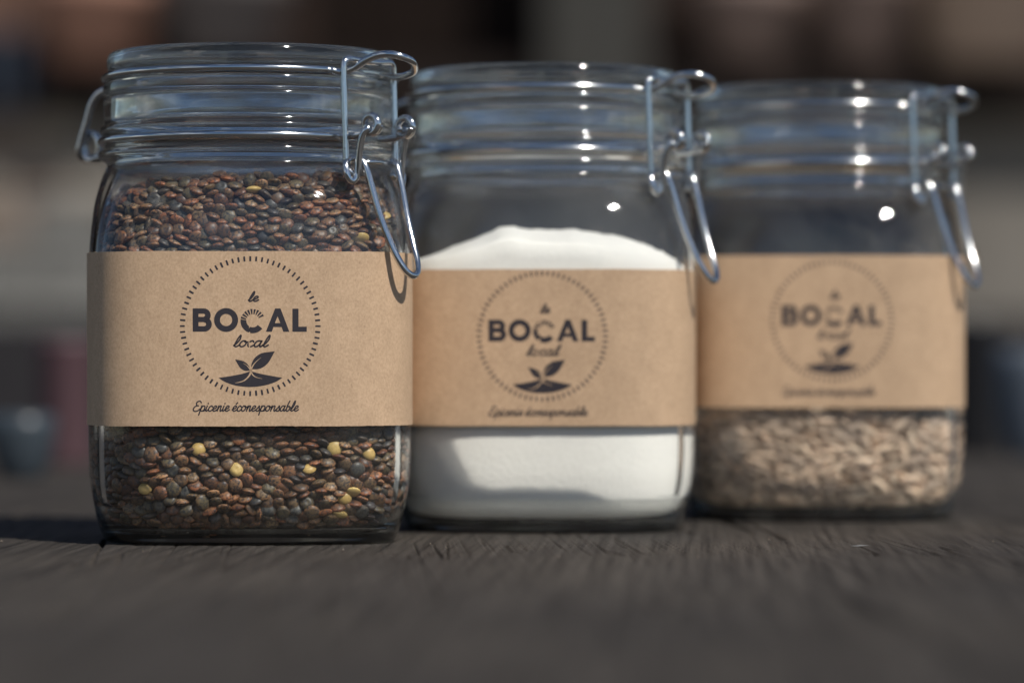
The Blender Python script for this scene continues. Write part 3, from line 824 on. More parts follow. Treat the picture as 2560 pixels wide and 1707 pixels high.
# ------------------------------------------------------------------ grains: settled positions (mm) of lentils and seeds lying against the glass
LENTIL_LOW = [
-374,-240,99,80,20, -385,-171,86,83,-166, -393,-105,83,61,-42, -340,-324,79,22,148, -285,-416,94,33,68, -371,-345,92,50,60, -271,-362,87,90,75, -228,-376,85,75,73,
-132,-391,80,47,85, -109,-439,112,39,-176, -79,-437,101,72,39, -44,-432,102,48,-83, 15,-419,86,24,146, 57,-438,112,31,-30, 128,-438,109,53,16, 174,-394,77,3,-134,
243,-395,80,27,121, 357,-383,107,8,41, 398,-208,89,84,-7, 376,-230,86,76,-13, 383,-182,86,88,-10, 397,-101,84,49,-61, -385,-258,78,16,10, -388,-212,77,14,10,
-394,-136,81,48,-50, -399,-77,81,42,-83, -365,-311,91,74,-164, -357,-281,87,89,-155, -340,-382,103,66,-135, -221,-439,105,61,85, -256,-390,80,29,62, -190,-392,77,14,98,
-111,-420,85,25,107, -88,-392,81,52,96, -43,-390,82,56,90, 5,-388,86,81,95, 44,-398,77,2,-50, 90,-398,77,2,-16, 133,-393,83,45,-96, 212,-379,86,88,-86,
260,-366,86,88,103, 296,-359,81,35,-166, 323,-340,79,23,-123, 348,-314,77,9,-154, 428,-248,98,51,-176, 369,-277,77,7,-103, 429,-206,93,30,160, 413,-169,83,27,159,
397,-134,79,30,-89, 398,-73,86,64,-77, -429,-212,93,32,13, -385,-201,110,67,180, -424,-95,93,54,-66, -398,-313,92,15,41, -379,-276,104,50,-164, -400,-234,100,62,-172,
-345,-337,109,82,-104, -307,-416,116,17,-125, -311,-350,77,3,-156, -231,-408,92,36,-38, -193,-418,93,25,-119, -156,-418,85,27,102, -111,-399,104,9,-96, -64,-413,87,74,91,
-20,-410,84,54,111, 34,-405,104,43,36, 66,-425,89,7,68, 113,-421,88,2,-45, 157,-421,89,1,-88, 209,-412,87,9,172, 286,-387,89,28,-96, 332,-377,88,14,122,
326,-341,103,14,-89, 337,-353,124,62,-22, 350,-308,103,45,170, 362,-349,90,16,62, 399,-251,86,51,-176, 443,-158,109,38,-138, 424,-105,98,62,-57, 427,-76,100,66,-53,
-429,-124,95,39,-71, -437,-72,109,83,101, -422,-293,111,87,6, -405,-273,100,68,-175, -407,-181,92,70,173, -398,-76,115,73,-127, -416,-336,118,42,24, -393,-310,113,24,2,
-292,-378,92,57,-128, -256,-433,112,79,114, -184,-435,112,32,-33, -196,-385,104,63,63, -147,-436,108,19,-22, -157,-397,101,20,153, -124,-451,129,36,146, -67,-397,107,33,88,
-28,-449,121,5,145, -30,-392,111,64,73, -5,-441,103,33,126, 26,-442,117,86,4, 61,-395,101,63,49, 95,-431,112,50,-64, 100,-397,101,31,125, 157,-439,111,27,9,
142,-401,107,8,-127, 194,-428,102,23,-132, 181,-391,104,44,-90, 243,-430,102,23,102, 258,-380,112,51,-85, 277,-409,100,44,-99, 309,-377,111,37,-71, 387,-354,113,76,-75,
380,-302,98,82,129, 414,-289,95,34,158, 372,-260,105,54,-29, 407,-177,108,9,43, 395,-144,102,48,-37, 430,-130,101,43,-47, 455,-79,124,63,-141, -432,-254,102,49,4,
-413,-205,115,22,-165, -423,-150,98,58,-94, -416,-87,129,68,-102, -403,-282,132,15,-11, -346,-399,121,33,-117, -329,-365,95,63,-118, -305,-387,109,46,-123, -264,-404,109,27,110,
-217,-412,113,18,59, -169,-398,123,13,-53, -131,-409,123,18,-56, -1,-418,114,49,83, 39,-404,130,24,-50, 80,-401,125,29,-60, 123,-400,126,18,-118, 164,-406,124,24,-22,
238,-407,114,65,101, 273,-432,117,13,54, 312,-407,111,43,-53, 302,-428,129,21,-36, 394,-327,93,24,124, 374,-280,124,20,-110, 416,-212,115,20,-83, 414,-140,123,16,-95,
421,-79,132,47,-48, -452,-124,123,50,-48, -453,-71,146,86,97, -442,-296,134,84,14, -408,-244,123,39,-168, -397,-178,128,42,80, -375,-376,106,56,46, -379,-336,125,37,-104,
-323,-360,130,49,-146, -237,-447,136,51,-104, -197,-449,133,43,-107, -161,-448,128,20,-136, -81,-456,136,31,92, -101,-402,129,52,-6, -58,-427,127,28,-151, 0,-451,134,56,-24,
55,-453,132,39,-90, 100,-458,123,64,87, 140,-451,133,31,-103, 189,-455,123,63,97, 193,-395,129,53,-25, 230,-442,123,14,166, 286,-380,132,29,-93, 328,-391,132,62,33,
357,-377,129,20,9, 370,-333,112,57,125, 408,-314,115,12,-43, 405,-272,112,16,144, 421,-180,129,20,92, 449,-192,119,35,-170, 450,-128,129,68,-114, 449,-104,124,65,-114,
-434,-257,132,21,-99, -440,-224,122,16,173, -431,-173,105,36,-128, -424,-121,127,62,1, -413,-318,140,9,-57, -367,-397,137,41,-161, -359,-359,127,88,122, -330,-418,135,27,-75,
-271,-416,132,12,158, -229,-415,136,12,-143, -186,-419,143,51,-90, -132,-427,143,7,97, -91,-421,143,44,-54, -20,-421,137,27,174, 20,-426,148,13,5, 68,-422,138,32,-96,
115,-428,143,78,101, 171,-429,136,49,-79, 209,-425,132,49,144, 269,-403,139,43,-86, 320,-426,147,9,-62, 342,-418,123,57,118, 354,-337,144,35,-41, 392,-324,138,37,-35,
370,-307,135,39,-47, 395,-245,122,16,86, 441,-277,123,53,-176, 441,-227,125,19,-46, 456,-159,138,36,-171, 419,-104,140,50,-92, -452,-149,131,54,-58, -450,-93,127,90,-117,
-416,-286,155,32,172, -401,-252,148,9,-152, -399,-360,131,17,-77, -335,-378,146,18,171, -301,-390,140,23,-117, -277,-445,145,67,-91, -207,-451,156,8,-121, -145,-462,155,89,118,
-105,-458,156,25,102, -38,-453,142,19,-129, -58,-415,154,24,-78, 17,-457,159,35,-122, 53,-456,157,19,-150, 88,-456,150,16,108, 132,-455,155,19,-114, 174,-458,152,36,93,
232,-452,148,31,105, 268,-440,140,14,171, 297,-383,157,61,-33, 334,-372,152,15,21, 390,-374,132,34,-33, 435,-315,135,81,166, 413,-287,133,6,-98, 401,-217,138,28,-29,
450,-196,144,12,-77, 424,-116,159,45,-74, 440,-76,154,54,-73, -446,-259,156,30,-49, -456,-228,148,89,-12, -439,-183,125,42,-146, -425,-88,161,69,-112, -414,-347,153,13,-152,
-383,-292,148,8,-78, -341,-419,158,15,171, -348,-354,160,12,-177, -307,-430,144,45,-22, -286,-410,155,22,-3, -246,-419,156,29,134, -167,-438,153,22,-75, -116,-426,166,17,-143,
-77,-430,166,34,-134, -25,-423,162,16,-66, 36,-419,166,13,25, 81,-424,161,5,21, 169,-428,166,52,-60, 219,-426,160,4,-174, 253,-418,155,23,-157, 344,-419,162,19,25,
366,-398,145,25,-67, 370,-353,157,84,-59, 413,-346,137,51,-10, 382,-288,155,44,19, 407,-247,145,39,-22, 445,-277,153,33,-177, 444,-241,143,16,-56, 422,-149,146,49,-97,
414,-77,185,86,-43, -454,-162,153,49,-75, -468,-71,291,81,89, -443,-281,170,35,-101, -420,-250,169,14,-24, -411,-213,146,42,146, -420,-151,138,54,-76, -389,-379,149,16,-163,
-325,-382,169,16,-69, -247,-453,162,56,-98, -176,-457,172,6,116, -114,-462,179,19,118, -75,-459,176,18,-118, -53,-457,161,35,174, -17,-458,164,31,-121, 41,-461,180,15,26,
83,-460,174,16,25, 162,-458,176,23,-153, 195,-447,172,8,-96, 248,-449,169,15,33, 291,-444,163,27,107, 303,-408,171,38,-108, 337,-387,174,15,24, 396,-374,155,17,-48,
378,-322,167,39,-71, 411,-301,155,37,-38, 411,-267,161,45,-67, 416,-207,159,37,-46, 453,-203,165,22,-85, 455,-128,161,30,-51, 456,-96,159,45,-83, -453,-239,180,22,-162,
-432,-217,164,83,153, -419,-177,152,11,-3, -446,-104,159,68,-114, -383,-336,157,73,-148, -398,-269,181,66,-2, -372,-402,166,8,-138, -308,-435,169,17,-71, -267,-420,173,4,135,
-211,-424,174,5,-131, -144,-432,176,32,-116, -100,-430,187,11,17, -15,-421,184,25,-6, 19,-425,188,9,-62, 61,-428,181,9,80, 105,-424,178,25,-75, 191,-431,192,23,141,
226,-419,182,10,-18, 269,-419,178,18,-58, 316,-441,182,28,90, 376,-401,168,9,131, 419,-340,161,19,12, 439,-271,177,6,78, 429,-232,167,18,-78, 418,-172,160,86,51,
-450,-194,142,62,-125, -460,-75,182,53,-90, -433,-317,167,13,-38, -404,-374,170,14,44, -382,-301,174,35,148, -276,-458,181,84,73, -202,-458,185,36,-161, -148,-462,189,13,110,
-135,-431,201,5,-84, -86,-463,197,3,-66, -43,-444,186,33,47, -7,-462,187,14,-37, 58,-463,197,21,22, 98,-462,193,20,32, 127,-459,177,22,-171, 219,-457,187,13,-82,
273,-449,186,17,-78, 406,-371,176,8,-28, 442,-308,170,40,165, 403,-260,190,14,5, 462,-239,172,84,175, 454,-166,162,6,-98, 455,-71,189,85,-88, -449,-279,194,0,-142,
-441,-202,194,9,-172, -436,-183,173,21,148, -437,-130,164,65,-56, -408,-335,177,6,-45, -411,-297,187,75,-129, -370,-364,177,6,-5, -376,-333,193,13,-161, -347,-423,180,2,135,
-284,-400,190,43,-162, -244,-427,189,18,-16, -174,-432,188,17,148, -72,-418,198,10,11, -24,-437,205,9,-139, 48,-429,204,20,85, 89,-428,200,19,135, 126,-433,197,19,-144,
160,-429,199,47,-145, 244,-420,200,22,-50, 296,-412,194,15,-82, 329,-432,202,17,69, 355,-420,184,1,-31, 363,-374,184,17,-6, 430,-337,183,11,-170, 410,-302,180,19,-74,
453,-259,198,18,-108, 435,-232,189,13,-102, 439,-174,184,18,12, -459,-155,181,14,-112, -466,-124,163,88,9, -436,-318,190,11,-169, -415,-234,195,35,-168, -411,-390,201,80,33,
-344,-379,191,29,-98, -311,-406,191,59,162, -236,-464,194,59,86, -170,-462,207,11,101, -120,-467,211,40,102, -78,-467,221,29,106, -45,-474,205,83,83, 18,-454,201,12,-17,
73,-465,216,22,44, 113,-464,211,28,33, 154,-463,198,24,-91, 212,-459,210,17,-162, 248,-455,202,18,-80, 287,-459,212,86,-79, 334,-390,198,16,-96, 389,-397,190,12,-57,
388,-335,186,4,-48, 445,-301,195,13,-173, 423,-234,210,17,-96, 426,-190,207,16,137, 426,-141,175,15,-102, 461,-198,192,52,-47, 461,-134,182,40,-41, 469,-73,380,69,-107,
-453,-261,217,21,-91, -457,-236,203,20,-137, -429,-161,195,19,-71, -417,-146,170,48,-4, -421,-355,192,26,-101, -378,-405,187,12,161, -323,-440,194,51,-86, -284,-430,195,57,-111,
-219,-433,202,12,31, -179,-429,209,28,119, -105,-432,213,27,-64, -65,-429,219,39,-56, 75,-426,223,29,-98, 117,-425,219,10,-108, 179,-453,218,7,-167, 241,-419,226,29,-117,
285,-430,210,28,-85, 313,-437,225,14,38, 367,-416,205,4,143, 373,-363,203,16,44, 416,-365,197,4,-23, 421,-268,209,39,-84, 458,-239,222,15,-89, 459,-214,210,34,-77,
432,-146,201,5,-88, 435,-101,184,26,-9, -465,-199,171,86,6, -467,-73,252,76,108, -447,-295,214,37,-84, -417,-260,209,21,-131, -384,-371,199,3,-173, -389,-322,211,35,174,
-340,-406,202,15,-107, -254,-454,212,37,128, -213,-468,220,66,66, -144,-441,222,24,-77, -95,-446,233,9,154, -47,-473,244,57,90, -42,-445,225,28,-69, -13,-472,219,65,68,
32,-469,224,44,71, 104,-446,234,17,-142, 139,-464,223,21,-6, 150,-430,230,23,26, 203,-472,237,86,-87, 248,-457,225,8,-108, 269,-399,216,35,-58, 311,-397,215,14,-79,
353,-387,219,9,-109, 396,-392,212,14,10, 437,-333,208,27,162, 422,-237,232,9,-133, 471,-176,220,74,0, 466,-162,193,56,-19, 465,-72,249,79,90, -427,-242,232,18,99,
-427,-212,217,39,-115, -424,-175,213,27,-50, -446,-72,217,84,-82, -403,-353,216,25,-135, -376,-404,210,10,-131, -360,-351,211,14,3, -292,-448,211,23,-133, -251,-424,216,30,86,
-212,-437,224,15,49, -118,-432,245,42,122, -73,-431,248,29,39, -5,-437,226,39,-24, 32,-432,226,13,-84, 66,-441,239,29,-108, 187,-434,239,15,-147, 216,-432,232,37,-157,
284,-416,234,12,151, 332,-401,234,23,-95, 352,-430,225,39,154, 368,-340,221,9,-148, 397,-335,207,5,98, 410,-299,205,31,-94, 442,-191,238,34,-60, 439,-167,221,16,47,
431,-72,222,74,-90, -463,-170,201,35,-146, -440,-99,193,45,-143, -440,-326,214,50,-128, -384,-364,240,66,-10, -412,-311,217,47,173, -351,-380,225,88,89, -318,-401,220,15,-33,
-270,-451,233,22,-138, -178,-462,229,4,86, -131,-465,235,9,-145, -100,-466,251,18,-86, -41,-441,253,48,-58, -3,-467,243,24,58, 80,-473,246,57,91, 34,-450,245,17,-153,
124,-467,247,33,-102, 161,-464,238,24,-74, 214,-437,259,11,-139, 274,-453,243,7,-125, 376,-368,235,19,-38, 417,-368,220,19,47, 389,-303,221,24,-156, 452,-276,219,33,-82,
416,-271,234,44,-93, 417,-162,259,84,-147, 433,-105,208,6,-5, 466,-97,187,67,-34, -456,-260,242,37,-105, -459,-215,227,22,-102, -461,-192,215,36,-97, -438,-125,203,48,-115,
-430,-361,220,71,-165, -416,-278,230,9,102, -406,-381,232,40,-10, -378,-326,240,41,-128, -354,-425,218,49,-62, -290,-415,227,23,22, -238,-427,241,18,-131, -195,-423,242,15,-71,
-135,-418,264,11,-42, -1,-435,255,12,-31, 92,-441,258,29,-68, 133,-430,257,38,-54, 250,-422,250,39,-57, 288,-409,261,40,-157, 317,-422,247,20,-65, 405,-331,231,27,-59,
403,-283,252,30,-104, 416,-193,259,50,-116, 434,-119,232,47,-115, -471,-131,203,76,158, -433,-190,271,16,-148, -424,-179,242,72,-54, -418,-142,250,88,-167, -408,-338,240,37,-177,
-365,-381,257,31,-101, -201,-463,247,3,103, -158,-439,246,18,-111, -142,-466,256,20,-115, -26,-468,265,28,77, 19,-467,262,12,-66, 61,-458,265,17,-155, 104,-466,268,9,-60,
173,-434,259,17,-125, 240,-459,248,29,-142, 404,-284,278,46,-142, 428,-301,226,44,-54, 418,-236,255,7,-145, 422,-90,238,69,-81, 467,-109,214,72,-51, 462,-84,223,74,107,
-423,-207,246,37,-71, -441,-158,245,60,-17, -434,-100,232,43,175, -464,-192,248,47,113, -355,-355,251,50,-145, -321,-440,222,23,-134, -299,-448,243,13,-180, -273,-412,248,12,-142,
-144,-437,282,48,-140, -69,-437,276,26,-105, -26,-430,276,15,-14, 36,-428,268,31,-165, 150,-429,279,39,-92, 294,-452,264,19,79, 344,-378,253,18,25, 396,-340,255,43,-175,
415,-139,237,43,-82, 468,-71,292,90,-98, -459,-228,246,33,-89, -449,-293,240,26,-82, -421,-226,259,46,-77, -396,-296,256,55,-168, -336,-436,241,23,-171, -239,-464,248,80,130,
-294,-403,264,42,-158, 15,-431,280,34,-161, 270,-424,272,20,-146, 289,-403,292,21,-35, 332,-449,250,88,-66, 359,-419,249,15,77, 368,-347,260,33,-140, 386,-313,279,63,-59,
433,-345,235,32,-30, 421,-310,253,52,-30, 459,-243,249,58,-107, 451,-214,246,36,-51, 445,-150,246,19,-19, 463,-140,218,52,83, -440,-140,220,33,-115, -460,-213,274,33,-100,
-426,-154,276,47,-134, -466,-100,230,43,-142, -381,-333,265,20,-129, -421,-309,256,42,-145, -386,-405,234,31,-58, -408,-340,271,71,-160, -327,-402,249,52,43, -370,-418,248,30,-64,
-220,-437,262,21,46, -267,-446,257,15,-16, -180,-447,264,9,-56, -112,-438,273,23,-95, -69,-471,268,40,80, -89,-431,295,11,176, -2,-467,282,6,-26, -43,-468,286,19,124,
43,-468,281,14,-149, 52,-434,293,16,42, 87,-450,286,13,159, 114,-424,296,15,-29, 191,-430,281,28,39, 199,-464,269,12,-159, 239,-431,281,31,-105, 320,-444,282,15,-155,
326,-411,269,17,7, 400,-395,258,19,-171, 386,-405,233,27,-101, 414,-374,244,20,-86, 441,-329,257,31,-21, 421,-254,274,34,-43, 435,-216,272,20,-26, 467,-120,263,59,-72,
446,-175,265,47,-7, 436,-141,278,62,-40, 439,-84,275,81,-83, -435,-83,255,46,170, -424,-269,252,20,-8, -468,-160,230,67,140, -431,-118,271,45,-171, -398,-303,283,20,-130,
-426,-241,279,48,-50, -459,-250,268,18,-85, -468,-178,266,54,138, -381,-365,277,33,179, -403,-392,257,18,-167, -444,-329,241,59,-137, -351,-392,276,20,-9, -311,-446,263,12,144,
-211,-472,276,58,90, -257,-415,269,27,11, -251,-460,276,7,112, -167,-466,278,33,-30, -115,-470,274,39,-80, -118,-429,315,58,-80, -44,-435,297,9,-175, -4,-431,296,15,171,
-8,-469,305,13,174, 27,-468,299,14,178, 82,-437,308,15,-116, 130,-466,282,16,-22, 158,-466,261,25,-77, 172,-466,283,13,-100, 240,-465,273,45,-70, 217,-429,299,20,-122,
351,-358,276,33,-77, 363,-394,267,21,-46, 426,-361,267,19,-53, 416,-378,284,35,-114, 445,-320,283,29,-100, 461,-296,264,87,-9, 453,-270,247,42,-85, 453,-307,231,63,-16,
466,-100,250,48,-61, -443,-172,291,4,21, -466,-145,277,54,-91, -452,-289,265,20,-106, -425,-205,290,34,-62, -386,-409,275,26,-40, -415,-379,276,20,156, -415,-270,276,38,-64,
-350,-430,262,15,-53, -180,-423,292,68,-95, -227,-416,287,39,-123, -316,-412,277,19,-114, -147,-468,294,11,-15, -210,-425,334,3,31, -77,-465,290,28,142, -110,-467,301,8,78,
-18,-434,317,16,-111, 49,-441,316,13,-154, 24,-468,322,8,-109, 70,-473,300,43,-82, 96,-469,322,12,140, 113,-468,303,7,-161, 145,-438,300,30,-71, 161,-468,304,13,-101,
327,-408,291,19,41, 356,-429,273,24,-43, 388,-408,278,9,-16, 386,-364,278,45,-32, 375,-334,298,61,-49, 436,-288,271,58,2, 459,-254,274,9,-19, 471,-189,261,61,-11,
-468,-92,200,68,-143, -463,-226,295,39,-79, -465,-135,241,48,108, -439,-314,274,29,-89, -459,-262,288,20,-94, -368,-421,290,12,-79, -432,-357,253,49,-139, -435,-346,280,22,-144,
-246,-431,296,32,-139, -207,-428,308,39,-126, -333,-441,280,20,-115, -139,-456,317,24,-83, -155,-431,311,28,-37, -60,-425,317,10,3, 56,-468,332,19,-2, 138,-467,323,11,123,
117,-433,321,19,73, 203,-466,295,32,35, 232,-463,302,28,-19, 236,-425,321,8,-32, 273,-457,285,12,20, 300,-452,299,8,61, 405,-395,299,13,-154, 448,-316,309,2,-60,
435,-346,291,24,-88, 456,-282,293,24,126, 465,-213,281,42,-55, 467,-239,300,42,-176, 467,-95,287,76,-87, -433,-121,297,30,-162, -455,-289,298,36,-122, -425,-279,298,43,-125,
-465,-193,304,41,-87, -383,-344,303,31,-149, -406,-306,305,43,-122, -434,-217,312,47,-63, -305,-459,297,73,-114, -342,-443,304,49,-134, -424,-369,297,6,-10, -220,-464,304,27,-168,
-284,-406,291,9,30, -203,-448,284,28,93, -180,-467,307,23,157, -91,-449,316,24,-23, -160,-472,332,43,-72, -47,-468,309,2,-116, -81,-430,337,10,177, -16,-468,326,10,163,
163,-467,341,15,68, 146,-428,338,15,167, 188,-467,321,12,-45, 196,-435,313,30,-134, 260,-431,302,8,2, 348,-372,294,37,-76, 365,-398,299,28,-110, 429,-359,310,14,-106,
386,-366,307,22,88, 419,-294,302,19,-58, 432,-222,296,24,-102, 460,-267,314,20,-172, 466,-154,284,25,-90, 473,-152,251,68,-15, -465,-104,254,27,-97, -460,-250,311,8,19,
-469,-116,305,57,-61, -447,-319,301,27,-96, -423,-240,319,34,-74, -476,-162,304,69,-17, -367,-425,314,28,153, -397,-362,315,22,-115, -417,-332,312,23,-89, -285,-442,282,6,153,
-365,-382,300,22,8, -192,-454,325,12,136, -256,-460,300,33,-150, -164,-434,336,9,38, -69,-469,327,12,-105, -121,-439,343,48,-76, -37,-441,334,16,-175, 62,-436,348,13,-120,
86,-434,335,40,-148, 125,-461,343,25,170, 195,-467,351,20,50, 169,-430,325,26,173, 262,-462,312,33,-66, 291,-423,311,18,39, 330,-443,307,37,2, 309,-407,326,5,49,
348,-368,320,22,-72, 368,-432,295,58,-55, 389,-410,317,3,82, 409,-326,285,51,-3, 454,-293,329,17,-162, 432,-188,300,51,-112, 430,-255,297,41,-52, 467,-119,293,42,-86,
449,-74,323,57,-89, -476,-126,337,68,-13, -440,-272,323,12,-50, -472,-164,334,50,-20, -462,-235,331,12,96, -333,-394,301,29,-31, -399,-402,300,30,102, -376,-331,334,52,-144,
-239,-431,321,14,-48, -275,-426,310,46,-101, -190,-448,349,27,-123, -226,-465,327,39,-135, -124,-472,331,55,-50, -93,-469,345,8,110, -50,-433,355,24,-113, -6,-441,355,16,134,
10,-469,344,9,15, 90,-468,344,16,-162, 221,-465,329,25,49, 257,-460,337,7,-157, 292,-455,324,26,-54, 400,-395,338,22,-68, 345,-406,315,30,-104, 418,-379,324,24,-125,
382,-343,323,11,9, 410,-320,315,17,-129, 427,-262,321,14,-131, 423,-200,323,37,-45, 466,-200,311,41,-67, 439,-162,297,37,-115, -466,-121,271,49,-105, -467,-94,289,89,77,
-459,-263,346,31,-86, -449,-137,310,53,-109, -381,-395,322,7,-169, -411,-334,334,13,-118, -413,-296,331,18,-137, -317,-421,304,26,-75, -302,-394,315,63,68, -354,-366,320,10,-108,
-318,-382,365,3,-42, -274,-458,319,5,-103, -310,-429,324,23,-58, -163,-468,360,16,7, -85,-433,361,40,-119, -146,-431,368,17,-75, -37,-471,344,34,-108, 25,-469,363,11,38,
64,-469,356,22,-137, 156,-442,359,11,-71, 273,-418,332,15,-164, 256,-424,352,12,-32, 337,-400,340,4,29, 353,-433,323,22,-89, 413,-355,342,37,143, 441,-337,328,9,64,
379,-345,350,45,6, 436,-309,346,17,-44, 446,-171,335,64,-19, 443,-227,319,25,-52, 433,-119,310,84,52, -434,-88,293,87,-108, -453,-300,329,38,-107, -466,-200,327,41,-84,
-421,-380,320,38,-133, -445,-345,316,59,-148, -465,-211,349,12,-141, -435,-350,345,38,-89, -296,-450,337,12,-114, -305,-450,359,7,-128, -261,-460,341,36,13, -239,-444,350,16,23,
-117,-460,360,15,-156, -67,-469,362,11,-36, -52,-424,379,8,30, 45,-437,368,2,-13, 84,-435,367,49,-12, 187,-428,355,50,-130, 206,-414,342,40,-82, 295,-417,352,13,-36,
356,-378,353,5,92, 331,-402,362,18,-115, 375,-377,332,20,-62, 400,-315,336,10,-124, 462,-242,333,8,-97, 422,-280,339,16,-91, 470,-177,298,62,-46, -471,-79,326,48,-136,
-458,-170,354,22,-82, -448,-319,345,27,-115, -433,-209,342,23,-162, -384,-364,338,9,-118, -398,-338,356,12,-5, -327,-418,350,52,-131, -343,-373,345,34,-151, -357,-397,350,53,-164,
-275,-424,359,23,-117, -267,-419,339,20,-121, -301,-403,347,20,-127, -182,-437,375,18,-142, -88,-442,382,33,-101, -30,-455,370,3,158, 7,-437,379,25,-83, 63,-469,379,14,-154,
168,-434,380,26,71, 224,-437,346,40,-25, 242,-462,356,10,-142, 317,-447,336,36,17, 342,-439,346,20,-14, 428,-382,357,85,-33, 397,-371,362,14,-128, 407,-332,357,10,101,
445,-338,354,43,-30, 456,-284,365,70,-120, 433,-202,348,47,-59, 460,-262,350,22,-95, 468,-138,310,21,-26, 434,-94,327,75,-120, -469,-76,357,52,-110, -446,-318,369,19,-76,
-424,-269,354,34,-79, -435,-164,314,28,-60, -402,-399,339,21,-148, -411,-301,354,25,-119, -419,-230,368,40,-152, -340,-403,326,15,18, -373,-426,341,59,-165, -231,-464,370,24,-126,
-272,-457,368,16,-23, -206,-470,354,48,-121, -249,-435,383,16,178, -146,-469,378,28,29, -117,-468,385,24,-3, 27,-468,385,8,158, 101,-469,367,20,2, 216,-465,370,17,125,
254,-471,387,85,-88, 282,-456,352,37,25, 386,-413,360,24,29, 373,-422,343,39,46, 398,-343,384,39,-3, 428,-310,377,61,-24, 425,-253,364,33,-98, 402,-303,375,36,-8,
470,-175,339,43,-35, 438,-141,333,43,-58, -457,-136,351,32,-40, -440,-71,321,88,82, -414,-384,374,13,-71, -423,-247,386,49,-144, -421,-248,340,21,-57, -367,-382,376,14,-69,
-424,-370,356,33,-81, -338,-446,333,54,-115, -297,-411,378,26,-118, -389,-410,361,11,-148, -284,-424,397,49,-80, -276,-458,391,20,-73, -212,-427,385,16,-151, -58,-469,383,1,-112,
-66,-425,403,22,-27, -15,-473,386,46,-61, -28,-440,393,18,-77, -1,-431,409,7,107, 99,-470,392,22,65, 32,-434,397,3,149, 133,-469,371,32,-41, 174,-467,372,7,-170,
230,-427,372,31,-77, 258,-443,377,23,-66, 276,-415,374,34,-123, 303,-395,378,39,-109, 349,-435,367,6,-2, 313,-422,384,29,-61, 353,-404,381,24,8, 434,-351,379,13,-30,
430,-237,347,18,-94, 425,-272,379,33,-123, 469,-76,346,50,-70, -434,-177,334,30,-106, -463,-227,368,41,-86, -450,-129,380,62,-66, -384,-371,360,19,-63, -407,-327,378,19,171,
-432,-154,379,53,-115, -340,-439,363,26,-179, -390,-409,384,9,-132, -365,-381,399,10,-93, -334,-404,383,56,-122, -187,-463,385,36,-126, -117,-432,400,6,-92, -51,-462,405,2,165,
56,-469,402,6,49, 149,-469,390,18,-57, 223,-440,391,23,-115, 194,-430,403,15,176, 310,-448,362,4,139, 370,-369,376,20,-119, 397,-402,377,19,31, 408,-275,397,22,-119,
393,-305,402,27,-61, 463,-243,398,21,-92, 465,-223,360,40,-74, 461,-251,374,20,19, 430,-145,361,24,30, 468,-206,341,70,-62, -433,-104,320,15,-154, -434,-191,365,17,-141,
-432,-79,355,52,-124, -414,-383,397,8,13, -455,-285,362,14,-164, -309,-450,381,8,63, -359,-430,377,16,169, -327,-432,397,16,-176, -250,-461,406,11,-56, -227,-427,405,15,-78,
-147,-430,414,17,-120, -151,-441,391,19,55, -96,-468,398,27,-12, 14,-468,406,11,178, 59,-434,412,17,2, 120,-438,370,55,-114, 185,-467,394,20,16, 198,-465,419,31,171,
286,-416,416,22,-130, 262,-442,401,10,21, 291,-455,382,21,-76, 320,-411,411,24,-125, 339,-375,388,77,138, 331,-445,388,33,-67, 454,-313,377,47,-28, 457,-276,399,33,-122,
435,-187,378,51,6, 468,-187,380,50,-65, -478,-150,380,85,-173, -437,-346,380,18,-134, -456,-282,390,47,-77, -435,-202,385,10,-90, -434,-354,404,22,159, -414,-285,381,34,-128,
-464,-221,394,21,-83, -366,-426,399,4,100, -398,-403,411,39,-26, -376,-344,382,39,157, -300,-453,412,5,-17, -217,-465,394,12,168, -184,-424,403,4,10, -78,-469,419,13,179,
-10,-468,417,33,-176, 91,-435,420,23,50, 102,-438,396,21,85, 163,-430,412,27,-134, 220,-464,404,18,-117, 372,-425,392,27,-70, 416,-381,390,16,-24, 373,-384,396,7,-77,
414,-328,404,39,-59, 451,-313,404,28,-33, 428,-232,391,17,14, 416,-215,374,42,-18, 465,-215,389,24,-133, 471,-141,334,37,-22, -448,-108,339,38,-147, -424,-137,343,52,172,
-426,-112,365,19,-140, -430,-304,392,22,-89, -466,-204,418,13,15, -468,-190,370,23,-155, -397,-344,399,2,63, -424,-314,412,11,-56, -341,-439,416,11,-122, -218,-457,417,7,22,
-339,-401,410,7,-114, -180,-477,411,83,-96, 79,-468,417,33,16, 133,-434,418,41,-115, 233,-426,414,5,108, 303,-452,406,7,-172, 356,-398,412,19,-149, 379,-352,410,12,5,
400,-401,408,11,-103, 427,-291,411,54,-45, 465,-209,418,13,-106, 470,-103,352,50,-123, 470,-103,322,33,141, -449,-247,401,25,-98, -460,-255,378,11,9, -394,-303,406,62,-153,
-468,-161,417,15,130, -142,-469,407,26,-99, 116,-468,411,25,-21, 160,-468,414,18,-174, 345,-440,410,33,-36, 429,-251,413,15,45, 467,-180,409,18,-99, 468,-136,359,12,-3,
-468,-106,363,54,98, -438,-82,380,24,-163, -456,-320,399,74,-164, -422,-267,408,19,-27, -381,-368,418,15,102, 435,-354,402,27,-21, 433,-210,407,37,28, 440,-82,367,86,3,
436,-112,351,88,-92, -427,-218,413,51,-142, -468,-184,395,30,-133, 374,-428,418,53,-40, 468,-130,385,38,-80, -471,-79,384,44,-131, -432,-183,411,31,-82, -455,-286,417,14,159,
-451,-161,394,63,-145, 468,-103,379,30,-113, 435,-118,383,49,-79, 438,-167,401,44,-9, 467,-165,370,41,-75, -433,-103,407,88,129, 470,-151,400,41,-42, -436,-137,409,39,54,
